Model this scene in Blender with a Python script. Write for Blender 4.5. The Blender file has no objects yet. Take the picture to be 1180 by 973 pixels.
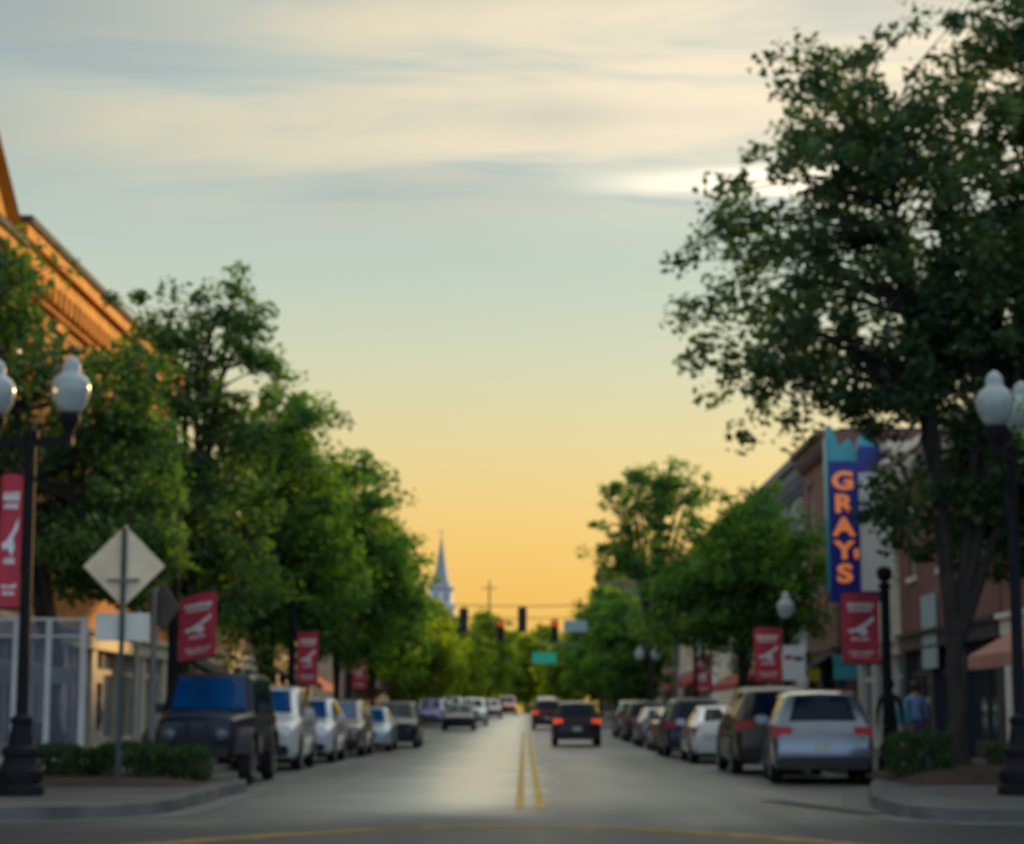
import bpy, bmesh, math, random
import numpy as np
from mathutils import Vector, Matrix, noise

R = math.radians
scene = bpy.context.scene
COL = scene.collection
random.seed(7)

# ------------------------------------------------------------------ camera
cd = bpy.data.cameras.new('camera')
cam = bpy.data.objects.new('camera', cd)
COL.objects.link(cam)
cam.location = (0, 0, 1.25)
cam.rotation_euler = (R(90 + 8.32), 0, R(0.346))
cd.sensor_width = 36
cd.lens = 70.0
cd.clip_end = 5000
cd.dof.use_dof = True            # the photograph is focused far short of the street
cd.dof.focus_distance = 3.0
cd.dof.aperture_fstop = 7.6
scene.camera = cam

# ------------------------------------------------------------------ sky
SUN_EL, SUN_AZ = 11.0, 28.0      # azimuth measured from +Y (down the street) towards +X
world = bpy.data.worlds.new('World')
scene.world = world
world.use_nodes = True
wn, wl = world.node_tree.nodes, world.node_tree.links
wn.clear()


def lin(r, g, b):
    f = lambda c: c / 12.92 if c <= 0.04045 else ((c + 0.055) / 1.055) ** 2.4
    return (f(r / 255), f(g / 255), f(b / 255), 1)


def N(tree, t, **kw):
    n = tree.nodes.new(t)
    for k, v in kw.items():
        setattr(n, k, v)
    return n


wt = world.node_tree
out = N(wt, 'ShaderNodeOutputWorld')
bg = N(wt, 'ShaderNodeBackground')
bg.inputs['Strength'].default_value = 1.0
sky = N(wt, 'ShaderNodeTexSky', sky_type='NISHITA')
sky.sun_disc = False
sky.sun_elevation = R(SUN_EL)
sky.sun_rotation = R(SUN_AZ)
sky.dust_density = 3.0
sky_s = N(wt, 'ShaderNodeVectorMath', operation='SCALE')
sky_s.inputs['Scale'].default_value = 0.09
wl.new(sky.outputs[0], sky_s.inputs[0])
tc = N(wt, 'ShaderNodeTexCoord')
sep = N(wt, 'ShaderNodeSeparateXYZ')
wl.new(tc.outputs['Generated'], sep.inputs[0])


def ramp(tree, stops, interp='LINEAR'):
    r = N(tree, 'ShaderNodeValToRGB')
    r.color_ramp.interpolation = interp
    e = r.color_ramp.elements
    while len(e) > 1:
        e.remove(e[-1])
    e[0].position, e[0].color = stops[0]
    for p, c in stops[1:]:
        x = e.new(p)
        x.color = c
    return r


elev = ramp(wt, [(0.0, lin(236, 176, 84)), (0.06, lin(241, 191, 96)), (0.08, lin(243, 198, 108)), (0.105, lin(239, 206, 130)),
                 (0.135, lin(228, 212, 156)), (0.17, lin(213, 214, 180)), (0.21, lin(195, 208, 190)),
                 (0.25, lin(184, 202, 194)), (0.40, lin(178, 190, 190)), (0.55, (1.6, 1.75, 1.75, 1)), (1.0, (2.2, 2.4, 2.5, 1))])
wl.new(sep.outputs['Z'], elev.inputs[0])
# the sky behind the camera is clear evening blue
east = N(wt, 'ShaderNodeMapRange')
east.inputs['From Min'].default_value = 0.35
east.inputs['From Max'].default_value = -0.45
wl.new(sep.outputs['Y'], east.inputs['Value'])
eastmix = N(wt, 'ShaderNodeMixRGB')
eastmix.inputs['Color2'].default_value = (0.80, 1.08, 1.50, 1)
wl.new(east.outputs[0], eastmix.inputs['Fac'])
wl.new(elev.outputs[0], eastmix.inputs['Color1'])
# long flat cloud banks: noise on the direction projected to a cloud plane
zadd = N(wt, 'ShaderNodeMath', operation='ADD')
zadd.inputs[1].default_value = 0.12
wl.new(sep.outputs['Z'], zadd.inputs[0])
zmax = N(wt, 'ShaderNodeMath', operation='MAXIMUM')
zmax.inputs[1].default_value = 0.05
wl.new(zadd.outputs[0], zmax.inputs[0])
px = N(wt, 'ShaderNodeMath', operation='DIVIDE')
py = N(wt, 'ShaderNodeMath', operation='DIVIDE')
wl.new(sep.outputs['X'], px.inputs[0]); wl.new(zmax.outputs[0], px.inputs[1])
wl.new(sep.outputs['Y'], py.inputs[0]); wl.new(zmax.outputs[0], py.inputs[1])
cmb = N(wt, 'ShaderNodeCombineXYZ')
wl.new(px.outputs[0], cmb.inputs[0]); wl.new(py.outputs[0], cmb.inputs[1])
mp = N(wt, 'ShaderNodeMapping')
mp.inputs['Location'].default_value = (3.1, 0.4, 0)
mp.inputs['Rotation'].default_value = (0, 0, R(8))
mp.inputs['Scale'].default_value = (0.8, 2.6, 1)
wl.new(cmb.outputs[0], mp.inputs[0])
nz = N(wt, 'ShaderNodeTexNoise')
nz.inputs['Scale'].default_value = 1.7
nz.inputs['Detail'].default_value = 8
nz.inputs['Roughness'].default_value = 0.6
nz.inputs['Distortion'].default_value = 0.7
wl.new(mp.outputs[0], nz.inputs['Vector'])
cov = N(wt, 'ShaderNodeMapRange', interpolation_type='SMOOTHSTEP')
cov.inputs['From Min'].default_value = 0.30
cov.inputs['From Max'].default_value = 0.58
wl.new(nz.outputs['Fac'], cov.inputs['Value'])
hi = N(wt, 'ShaderNodeMapRange', interpolation_type='SMOOTHSTEP')
hi.inputs['From Min'].default_value = 0.222
hi.inputs['From Max'].default_value = 0.285
wl.new(sep.outputs['Z'], hi.inputs['Value'])
cf = N(wt, 'ShaderNodeMath', operation='MULTIPLY')
wl.new(cov.outputs[0], cf.inputs[0]); wl.new(hi.outputs[0], cf.inputs[1])
# cloud colour: cream, warmer and brighter towards the sun
sunv = Vector((math.sin(R(13)) * math.cos(R(16)), math.cos(R(13)) * math.cos(R(16)), math.sin(R(16))))
dot = N(wt, 'ShaderNodeVectorMath', operation='DOT_PRODUCT')
dot.inputs[1].default_value = sunv
wl.new(tc.outputs['Generated'], dot.inputs[0])
glow = N(wt, 'ShaderNodeMapRange')
glow.inputs['From Min'].default_value = 0.88
glow.inputs['From Max'].default_value = 0.995
wl.new(dot.outputs['Value'], glow.inputs['Value'])
ccol = ramp(wt, [(0.0, lin(178, 184, 178)), (0.3, lin(214, 209, 184)), (0.65, lin(230, 219, 190)), (1.0, lin(252, 236, 206))])
wl.new(glow.outputs[0], ccol.inputs[0])
cmix = N(wt, 'ShaderNodeMixRGB')
wl.new(cf.outputs[0], cmix.inputs['Fac'])
wl.new(eastmix.outputs[0], cmix.inputs['Color1'])
wl.new(ccol.outputs[0], cmix.inputs['Color2'])
# dark grey-blue bank
mp2 = N(wt, 'ShaderNodeMapping')
mp2.inputs['Location'].default_value = (7.3, 5.1, 0)
mp2.inputs['Scale'].default_value = (0.7, 1.3, 1)
wl.new(cmb.outputs[0], mp2.inputs[0])
nz2 = N(wt, 'ShaderNodeTexNoise')
nz2.inputs['Scale'].default_value = 1.1
nz2.inputs['Detail'].default_value = 3
wl.new(mp2.outputs[0], nz2.inputs['Vector'])
gb = N(wt, 'ShaderNodeMapRange', interpolation_type='SMOOTHSTEP')
gb.inputs['From Min'].default_value = 0.46
gb.inputs['From Max'].default_value = 0.62
gb.inputs['To Max'].default_value = 0.75
wl.new(nz2.outputs['Fac'], gb.inputs['Value'])
gb2 = N(wt, 'ShaderNodeMath', operation='MULTIPLY')
wl.new(gb.outputs[0], gb2.inputs[0]); wl.new(hi.outputs[0], gb2.inputs[1])
lx = N(wt, 'ShaderNodeMapRange', interpolation_type='SMOOTHSTEP')
lx.inputs['From Min'].default_value = -0.08
lx.inputs['From Max'].default_value = -0.26
lx.inputs['To Max'].default_value = 0.8
wl.new(sep.outputs['X'], lx.inputs['Value'])
lz = N(wt, 'ShaderNodeMapRange', interpolation_type='SMOOTHSTEP')
lz.inputs['From Min'].default_value = 0.30
lz.inputs['From Max'].default_value = 0.335
lzn = N(wt, 'ShaderNodeMath', operation='MULTIPLY_ADD')
wl.new(nz.outputs['Fac'], lzn.inputs[0])
lzn.inputs[1].default_value = -0.10
lza = N(wt, 'ShaderNodeMath', operation='ADD')
lza.inputs[1].default_value = 0.05
wl.new(sep.outputs['Z'], lza.inputs[0])
wl.new(lza.outputs[0], lzn.inputs[2])
wl.new(lzn.outputs[0], lz.inputs['Value'])
lm = N(wt, 'ShaderNodeMath', operation='MULTIPLY')
wl.new(lx.outputs[0], lm.inputs[0]); wl.new(lz.outputs[0], lm.inputs[1])
gb3 = N(wt, 'ShaderNodeMath', operation='MAXIMUM')
wl.new(gb2.outputs[0], gb3.inputs[0]); wl.new(lm.outputs[0], gb3.inputs[1])
gmix = N(wt, 'ShaderNodeMixRGB')
gmix.inputs['Color2'].default_value = lin(158, 172, 174)
wl.new(gb3.outputs[0], gmix.inputs['Fac'])
wl.new(cmix.outputs[0], gmix.inputs['Color1'])
# gap of bright sky by the sun behind a bank edge
band = ramp(wt, [(0.251, (0, 0, 0, 1)), (0.257, (1, 1, 1, 1)), (0.260, (0.9, 0.9, 0.9, 1)), (0.268, (0, 0, 0, 1))], 'EASE')
wob = N(wt, 'ShaderNodeMath', operation='MULTIPLY_ADD')
wl.new(nz.outputs['Fac'], wob.inputs[0])
wob.inputs[1].default_value = 0.03
wob2 = N(wt, 'ShaderNodeMath', operation='SUBTRACT')
wl.new(sep.outputs['Z'], wob2.inputs[0])
wob2.inputs[1].default_value = 0.015
wl.new(wob2.outputs[0], wob.inputs[2])
wl.new(wob.outputs[0], band.inputs[0])
g2 = N(wt, 'ShaderNodeMapRange', interpolation_type='SMOOTHSTEP')
g2.inputs['From Min'].default_value = 0.978
g2.inputs['From Max'].default_value = 0.997
wl.new(dot.outputs['Value'], g2.inputs['Value'])
bm1 = N(wt, 'ShaderNodeMath', operation='MULTIPLY')
wl.new(band.outputs[0], bm1.inputs[0]); wl.new(g2.outputs[0], bm1.inputs[1])
gm2 = N(wt, 'ShaderNodeMixRGB')
gm2.inputs['Color2'].default_value = (1.5, 1.35, 1.05, 1)
wl.new(bm1.outputs[0], gm2.inputs['Fac'])
wl.new(gmix.outputs[0], gm2.inputs['Color1'])
fin = N(wt, 'ShaderNodeMixRGB')
fin.inputs['Fac'].default_value = 0.06
wl.new(gm2.outputs[0], fin.inputs['Color1'])
wl.new(sky_s.outputs[0], fin.inputs['Color2'])
dim = N(wt, 'ShaderNodeMapRange')
dim.inputs['From Min'].default_value = 0.37
dim.inputs['From Max'].default_value = 0.55
dim.inputs['To Min'].default_value = 0.79
dim.inputs['To Max'].default_value = 1.0
wl.new(sep.outputs['Z'], dim.inputs['Value'])
wl.new(dim.outputs[0], bg.inputs['Strength'])
wl.new(fin.outputs[0], bg.inputs['Color'])
wl.new(bg.outputs[0], out.inputs[0])

# ------------------------------------------------------------------ sun
sd = bpy.data.lights.new('sun', 'SUN')
sd.energy = 3.0
sd.angle = R(3.0)
sd.color = (1.0, 0.58, 0.20)
sun = bpy.data.objects.new('sun', sd)
COL.objects.link(sun)
to_sun = Vector((math.sin(R(SUN_AZ)) * math.cos(R(SUN_EL)), math.cos(R(SUN_AZ)) * math.cos(R(SUN_EL)), math.sin(R(SUN_EL))))
sun.rotation_euler = to_sun.to_track_quat('Z', 'Y').to_euler()

vs = scene.view_settings
scene.display_settings.display_device = 'sRGB'
vs.view_transform = 'Standard'
vs.look = 'None'
vs.exposure = 0.36
vs.gamma = 1.0
vs.use_curve_mapping = False
scene.cycles.max_bounces = 6
scene.cycles.transparent_max_bounces = 8
scene.cycles.sample_clamp_indirect = 4.0
scene.cycles.caustics_reflective = False
scene.cycles.caustics_refractive = False


# ------------------------------------------------------------------ materials
MATS = {}


def mat(name, col, rough=0.6, metal=0.0, var=0.0, scale=6.0, bump=0.0, coat=0.0, spec=0.5, emit=None, es=1.0, col2=None, detail=4):
    if name in MATS:
        return MATS[name]
    m = bpy.data.materials.new(name)
    m.use_nodes = True
    t = m.node_tree
    b = t.nodes['Principled BSDF']
    b.inputs['Base Color'].default_value = (*col, 1)
    b.inputs['Roughness'].default_value = rough
    b.inputs['Metallic'].default_value = metal
    b.inputs['Coat Weight'].default_value = coat
    b.inputs['Coat Roughness'].default_value = 0.06
    b.inputs['Specular IOR Level'].default_value = spec
    if var or bump or col2:
        c = N(t, 'ShaderNodeTexCoord')
        n = N(t, 'ShaderNodeTexNoise')
        n.inputs['Scale'].default_value = scale
        n.inputs['Detail'].default_value = detail
        t.links.new(c.outputs['Object'], n.inputs['Vector'])
        lo = tuple(x * (1 - var) for x in col)
        hi_ = col2 or tuple(min(1, x * (1 + var)) for x in col)
        r = ramp(t, [(0.3, (*lo, 1)), (0.7, (*hi_, 1))])
        t.links.new(n.outputs['Fac'], r.inputs[0])
        t.links.new(r.outputs[0], b.inputs['Base Color'])
        if bump:
            bp = N(t, 'ShaderNodeBump')
            bp.inputs['Strength'].default_value = bump
            bp.inputs['Distance'].default_value = 0.02
            n2 = N(t, 'ShaderNodeTexNoise')
            n2.inputs['Scale'].default_value = scale * 8
            t.links.new(c.outputs['Object'], n2.inputs['Vector'])
            t.links.new(n2.outputs['Fac'], bp.inputs['Height'])
            t.links.new(bp.outputs[0], b.inputs['Normal'])
    if emit:
        b.inputs['Emission Color'].default_value = (*emit, 1)
        b.inputs['Emission Strength'].default_value = es
    MATS[name] = m
    return m


def brick(name, c1, c2, mortar, scale=1.0, rough=0.85, bw=0.22, bh=0.075):
    if name in MATS:
        return MATS[name]
    m = bpy.data.materials.new(name)
    m.use_nodes = True
    t = m.node_tree
    b = t.nodes['Principled BSDF']
    b.inputs['Roughness'].default_value = rough
    c = N(t, 'ShaderNodeTexCoord')
    s = N(t, 'ShaderNodeSeparateXYZ')
    t.links.new(c.outputs['Object'], s.inputs[0])
    a = N(t, 'ShaderNodeMath', operation='ADD')
    t.links.new(s.outputs['X'], a.inputs[0]); t.links.new(s.outputs['Y'], a.inputs[1])
    k = N(t, 'ShaderNodeCombineXYZ')
    t.links.new(a.outputs[0], k.inputs[0]); t.links.new(s.outputs['Z'], k.inputs[1])
    br = N(t, 'ShaderNodeTexBrick')
    br.inputs['Color1'].default_value = (*c1, 1)
    br.inputs['Color2'].default_value = (*c2, 1)
    br.inputs['Mortar'].default_value = (*mortar, 1)
    br.inputs['Scale'].default_value = scale
    br.inputs['Brick Width'].default_value = bw
    br.inputs['Row Height'].default_value = bh
    br.inputs['Mortar Size'].default_value = 0.008
    t.links.new(k.outputs[0], br.inputs['Vector'])
    n = N(t, 'ShaderNodeTexNoise')
    n.inputs['Scale'].default_value = 0.8
    n.inputs['Detail'].default_value = 5
    t.links.new(c.outputs['Object'], n.inputs['Vector'])
    mx = N(t, 'ShaderNodeMixRGB', blend_type='MULTIPLY')
    mx.inputs['Fac'].default_value = 0.5
    r = ramp(t, [(0.3, (0.6, 0.6, 0.6, 1)), (0.7, (1.15, 1.1, 1.05, 1))])
    t.links.new(n.outputs['Fac'], r.inputs[0])
    t.links.new(br.outputs['Color'], mx.inputs['Color1'])
    t.links.new(r.outputs[0], mx.inputs['Color2'])
    t.links.new(mx.outputs[0], b.inputs['Base Color'])
    MATS[name] = m
    return m


def leafmat(name, dark, mid, light, trans=0.35):
    if name in MATS:
        return MATS[name]
    m = bpy.data.materials.new(name)
    m.use_nodes = True
    t = m.node_tree
    t.nodes.clear()
    o = N(t, 'ShaderNodeOutputMaterial')
    a = N(t, 'ShaderNodeAttribute')
    a.attribute_name = 'tone'
    r = ramp(t, [(0.1, (*dark, 1)), (0.5, (*mid, 1)), (0.95, (*light, 1))])
    t.links.new(a.outputs['Fac'], r.inputs[0])
    d = N(t, 'ShaderNodeBsdfDiffuse')
    tr = N(t, 'ShaderNodeBsdfTranslucent')
    gl = N(t, 'ShaderNodeBsdfGlossy')
    gl.inputs['Roughness'].default_value = 0.45
    gl.inputs['Color'].default_value = (0.5, 0.6, 0.6, 1)
    t.links.new(r.outputs[0], d.inputs['Color'])
    br = N(t, 'ShaderNodeMixRGB', blend_type='MULTIPLY')
    br.inputs['Fac'].default_value = 1
    br.inputs['Color2'].default_value = (1.7, 2.0, 0.5, 1)
    t.links.new(r.outputs[0], br.inputs['Color1'])
    t.links.new(br.outputs[0], tr.inputs['Color'])
    m1 = N(t, 'ShaderNodeMixShader')
    m1.inputs[0].default_value = trans
    t.links.new(d.outputs[0], m1.inputs[1]); t.links.new(tr.outputs[0], m1.inputs[2])
    m2 = N(t, 'ShaderNodeMixShader')
    m2.inputs[0].default_value = 0.035
    t.links.new(m1.outputs[0], m2.inputs[1]); t.links.new(gl.outputs[0], m2.inputs[2])
    t.links.new(m2.outputs[0], o.inputs[0])
    MATS[name] = m
    return m


# ------------------------------------------------------------------ helpers
def tag(o, label=None, cat=None, group=None, kind=None):
    if label: o['label'] = label
    if cat: o['category'] = cat
    if group: o['group'] = group
    if kind: o['kind'] = kind
    return o


def empty(name, loc=(0, 0, 0), rz=0.0, label=None, cat=None, group=None):
    o = bpy.data.objects.new(name, None)
    o.empty_display_size = 0.2
    COL.objects.link(o)
    o.location = loc
    o.rotation_euler = (0, 0, rz)
    return tag(o, label, cat, group)


def link(name, me, parent=None, m=None):
    o = bpy.data.objects.new(name, me)
    COL.objects.link(o)
    if parent: o.parent = parent
    if m is not None:
        if len(me.materials) == 0:
            me.materials.append(m)
        elif me.materials[0] is not m:
            o.material_slots[0].link = 'OBJECT'
            o.material_slots[0].material = m
    return o


class MB:
    def __init__(s):
        s.v, s.f = [], []

    def add(s, vs_, fs_):
        k = len(s.v)
        s.v += [tuple(p) for p in vs_]
        s.f += [tuple(i + k for i in f) for f in fs_]
        return s

    def box(s, x0, x1, y0, y1, z0, z1):
        return s.add([(x0, y0, z0), (x1, y0, z0), (x1, y1, z0), (x0, y1, z0), (x0, y0, z1), (x1, y0, z1), (x1, y1, z1), (x0, y1, z1)],
                     [(0, 3, 2, 1), (4, 5, 6, 7), (0, 1, 5, 4), (1, 2, 6, 5), (2, 3, 7, 6), (3, 0, 4, 7)])

    def cbox(s, c, d):
        return s.box(c[0] - d[0] / 2, c[0] + d[0] / 2, c[1] - d[1] / 2, c[1] + d[1] / 2, c[2] - d[2] / 2, c[2] + d[2] / 2)

    def tube(s, pts, rads, n=8, cap=True):
        pts = [Vector(p) for p in pts]
        k = len(s.v)
        ref = Vector((0.31, 0.17, 0.93))
        for i, p in enumerate(pts):
            d = (pts[min(i + 1, len(pts) - 1)] - pts[max(i - 1, 0)]).normalized()
            a = d.cross(ref if abs(d.dot(ref)) < 0.95 else Vector((1, 0, 0))).normalized()
            b = d.cross(a)
            r = rads[i] if hasattr(rads, '__len__') else rads
            for j in range(n):
                w = 2 * math.pi * j / n
                s.v.append(tuple(p + a * (r * math.cos(w)) + b * (r * math.sin(w))))
        for i in range(len(pts) - 1):
            for j in range(n):
                s.f.append((k + i * n + j, k + i * n + (j + 1) % n, k + (i + 1) * n + (j + 1) % n, k + (i + 1) * n + j))
        if cap:
            s.f.append(tuple(k + j for j in reversed(range(n))))
            s.f.append(tuple(k + (len(pts) - 1) * n + j for j in range(n)))
        return s

    def lathe(s, prof, c=(0, 0, 0), n=20, axis='Z'):
        k = len(s.v)
        for r, z in prof:
            for j in range(n):
                w = 2 * math.pi * j / n
                a, b = r * math.cos(w), r * math.sin(w)
                p = (a, b, z) if axis == 'Z' else ((z, a, b) if axis == 'X' else (a, z, b))
                s.v.append((c[0] + p[0], c[1] + p[1], c[2] + p[2]))
        for i in range(len(prof) - 1):
            for j in range(n):
                s.f.append((k + i * n + j, k + i * n + (j + 1) % n, k + (i + 1) * n + (j + 1) % n, k + (i + 1) * n + j))
        s.f.append(tuple(k + j for j in reversed(range(n))))
        s.f.append(tuple(k + (len(prof) - 1) * n + j for j in range(n)))
        return s

    def prism(s, poly, z0, z1):
        """poly in xy (ccw), extruded in z"""
        n = len(poly)
        return s.add([(x, y, z0) for x, y in poly] + [(x, y, z1) for x, y in poly],
                     [tuple(reversed(range(n))), tuple(range(n, 2 * n))] + [(i, (i + 1) % n, n + (i + 1) % n, n + i) for i in range(n)])

    def mesh(s, name, smooth=0.0, bevel=0.0):
        me = bpy.data.meshes.new(name)
        me.from_pydata(s.v, [], s.f)
        bm = bmesh.new()
        bm.from_mesh(me)
        bmesh.ops.recalc_face_normals(bm, faces=bm.faces[:])
        if bevel:
            es = [e for e in bm.edges if len(e.link_faces) == 2 and e.calc_face_angle(0) > R(25)]
            bmesh.ops.bevel(bm, geom=es, offset=bevel, segments=2, affect='EDGES', clamp_overlap=True)
        bm.to_mesh(me)
        bm.free()
        if smooth:
            me.shade_smooth()
            me.set_sharp_from_angle(angle=R(smooth))
        return me

    def build(s, name, m, parent=None, smooth=0.0, bevel=0.0):
        return link(name, s.mesh(name, smooth, bevel), parent, m)


def copy_tree(o, parent=None):
    c = o.copy()
    COL.objects.link(c)
    if parent:
        c.parent = parent
    for ch in list(o.children):
        copy_tree(ch, c)
    return c


def gz(y):
    """the street climbs gently beyond the first block"""
    t = min(1, max(0, (y - 72) / 118))
    return 1.15 * (t * t * (3 - 2 * t) * 0.5 + t * 0.5) + max(0, y - 190) * 0.001


# ------------------------------------------------------------------ ground, road, sidewalks
def sheet(name, xs, ys, dz, m, kind='structure'):
    v = [(x, y, gz(y) + dz) for y in ys for x in xs]
    n = len(xs)
    f = [(j * n + i, j * n + i + 1, (j + 1) * n + i + 1, (j + 1) * n + i) for j in range(len(ys) - 1) for i in range(n - 1)]
    return tag(MB().add(v, f).build(name, m), kind=kind)


def asphalt():
    m = bpy.data.materials.new('asphalt')
    m.use_nodes = True
    t = m.node_tree
    L = t.links
    b = t.nodes['Principled BSDF']
    c = N(t, 'ShaderNodeTexCoord')
    s = N(t, 'ShaderNodeSeparateXYZ')
    L.new(c.outputs['Object'], s.inputs[0])
    # streaky wear running along the street
    mp = N(t, 'ShaderNodeMapping')
    mp.inputs['Scale'].default_value = (0.9, 0.07, 1)
    L.new(c.outputs['Object'], mp.inputs[0])
    n1 = N(t, 'ShaderNodeTexNoise')
    n1.inputs['Scale'].default_value = 1.0
    n1.inputs['Detail'].default_value = 6
    L.new(mp.outputs[0], n1.inputs['Vector'])
    n2 = N(t, 'ShaderNodeTexNoise')
    n2.inputs['Scale'].default_value = 0.35
    n2.inputs['Detail'].default_value = 6
    L.new(c.outputs['Object'], n2.inputs['Vector'])
    n3 = N(t, 'ShaderNodeTexNoise')
    n3.inputs['Scale'].default_value = 60
    L.new(c.outputs['Object'], n3.inputs['Vector'])
    # polished left driving lane; the sky's sheen on it is painted as pale colour
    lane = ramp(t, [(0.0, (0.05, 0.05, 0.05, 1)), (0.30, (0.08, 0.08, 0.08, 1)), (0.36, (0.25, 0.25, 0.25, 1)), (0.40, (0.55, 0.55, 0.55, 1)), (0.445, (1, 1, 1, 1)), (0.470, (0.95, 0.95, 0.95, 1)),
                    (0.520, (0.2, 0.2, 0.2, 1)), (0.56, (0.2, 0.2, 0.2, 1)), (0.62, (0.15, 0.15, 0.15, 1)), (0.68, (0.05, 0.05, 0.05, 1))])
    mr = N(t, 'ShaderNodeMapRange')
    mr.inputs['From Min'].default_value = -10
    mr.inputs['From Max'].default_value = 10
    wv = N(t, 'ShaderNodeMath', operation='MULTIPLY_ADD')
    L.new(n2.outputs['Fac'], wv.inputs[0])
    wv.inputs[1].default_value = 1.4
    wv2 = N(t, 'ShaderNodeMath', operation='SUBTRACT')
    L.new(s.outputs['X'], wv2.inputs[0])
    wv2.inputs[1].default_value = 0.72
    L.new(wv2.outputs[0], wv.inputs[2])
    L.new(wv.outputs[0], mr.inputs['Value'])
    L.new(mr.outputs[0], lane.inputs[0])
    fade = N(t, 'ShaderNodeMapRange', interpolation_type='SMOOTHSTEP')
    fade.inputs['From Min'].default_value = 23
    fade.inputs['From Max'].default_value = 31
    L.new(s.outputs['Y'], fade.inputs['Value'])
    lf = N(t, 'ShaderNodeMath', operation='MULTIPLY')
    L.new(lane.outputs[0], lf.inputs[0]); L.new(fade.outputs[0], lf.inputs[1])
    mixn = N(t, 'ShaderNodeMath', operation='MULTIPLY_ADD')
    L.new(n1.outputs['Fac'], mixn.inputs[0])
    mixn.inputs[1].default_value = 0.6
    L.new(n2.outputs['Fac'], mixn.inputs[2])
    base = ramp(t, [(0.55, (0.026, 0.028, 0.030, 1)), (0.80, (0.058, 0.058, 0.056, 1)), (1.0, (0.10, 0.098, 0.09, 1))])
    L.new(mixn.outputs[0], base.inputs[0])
    worn = N(t, 'ShaderNodeMixRGB')  # mixes in the painted sky sheen of the lane
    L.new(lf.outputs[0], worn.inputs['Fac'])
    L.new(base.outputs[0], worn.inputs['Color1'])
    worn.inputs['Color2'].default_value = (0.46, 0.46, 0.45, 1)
    # the near crossing's shade is painted in as darker asphalt colour; ragged edge
    shade_n = N(t, 'ShaderNodeMath', operation='MULTIPLY_ADD')
    L.new(n2.outputs['Fac'], shade_n.inputs[0])
    shade_n.inputs[1].default_value = 5.0
    L.new(s.outputs['Y'], shade_n.inputs[2])
    shade_f = N(t, 'ShaderNodeMapRange', interpolation_type='SMOOTHSTEP')
    shade_f.inputs['From Min'].default_value = 23.8
    shade_f.inputs['From Max'].default_value = 27.5
    L.new(shade_n.outputs[0], shade_f.inputs['Value'])
    shade_mix = N(t, 'ShaderNodeMixRGB')
    L.new(shade_f.outputs[0], shade_mix.inputs['Fac'])
    shade_mix.inputs['Color1'].default_value = (0.034, 0.037, 0.042, 1)
    L.new(worn.outputs[0], shade_mix.inputs['Color2'])
    spx = N(t, 'ShaderNodeMapRange')
    spx.inputs['To Min'].default_value = 0.15
    spx.inputs['To Max'].default_value = 0.4
    L.new(shade_f.outputs[0], spx.inputs['Value'])
    L.new(spx.outputs[0], b.inputs['Specular IOR Level'])
    L.new(shade_mix.outputs[0], b.inputs['Base Color'])
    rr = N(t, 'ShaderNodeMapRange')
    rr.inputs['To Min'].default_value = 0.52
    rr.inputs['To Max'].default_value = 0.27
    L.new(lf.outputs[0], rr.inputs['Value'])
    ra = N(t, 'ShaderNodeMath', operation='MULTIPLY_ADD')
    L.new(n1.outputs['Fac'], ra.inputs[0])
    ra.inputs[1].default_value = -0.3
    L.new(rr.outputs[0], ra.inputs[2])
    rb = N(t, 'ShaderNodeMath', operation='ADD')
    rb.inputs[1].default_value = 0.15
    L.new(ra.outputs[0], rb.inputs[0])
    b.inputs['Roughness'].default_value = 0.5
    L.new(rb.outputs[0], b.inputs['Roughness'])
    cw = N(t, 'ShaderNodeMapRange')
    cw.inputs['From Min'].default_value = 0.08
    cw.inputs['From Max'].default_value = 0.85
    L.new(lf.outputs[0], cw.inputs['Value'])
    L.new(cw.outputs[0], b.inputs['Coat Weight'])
    b.inputs['Coat Roughness'].default_value = 0.3
    b.inputs['Coat IOR'].default_value = 2.0
    bp = N(t, 'ShaderNodeBump')
    bp.inputs['Strength'].default_value = 0.05
    bp.inputs['Distance'].default_value = 0.01
    L.new(n3.outputs['Fac'], bp.inputs['Height'])
    L.new(bp.outputs[0], b.inputs['Normal'])
    return m


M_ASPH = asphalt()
M_GROUND = mat('ground soil', (0.10, 0.10, 0.08), 0.95, var=0.3, scale=0.2)
M_CONC = mat('sidewalk concrete', (0.08, 0.08, 0.077), 0.9, var=0.4, scale=0.9, bump=0.3)
M_KERB = mat('kerb concrete', (0.095, 0.095, 0.09), 0.9, var=0.45, scale=1.5, bump=0.3)
M_PAVER = brick('brick paving', (0.16, 0.07, 0.05), (0.12, 0.055, 0.045), (0.08, 0.07, 0.06))
M_YEL = mat('road yellow', (0.62, 0.36, 0.04), 0.7, var=0.45, scale=3.0, col2=(0.66, 0.40, 0.05))
M_PATCH = mat('tar patch', (0.022, 0.023, 0.026), 0.8, var=0.3, scale=2)
M_MULCH = mat('bark mulch', (0.045, 0.028, 0.020), 0.95, var=0.5, scale=9, bump=1.0)

YS = [-40, -10, 10, 23, 40, 60] + list(range(70, 331, 6)) + [420, 600]
sheet('ground', [-3000, -200, 200, 3000], [-3000, -60, 40, 72] + list(range(76, 340, 8)) + [600, 4000], -0.03, M_GROUND)
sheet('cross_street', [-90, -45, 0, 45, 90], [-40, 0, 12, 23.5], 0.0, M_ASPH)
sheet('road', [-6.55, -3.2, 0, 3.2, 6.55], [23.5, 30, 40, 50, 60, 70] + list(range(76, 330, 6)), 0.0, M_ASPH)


def rounded(path_pts):
    return path_pts


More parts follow.
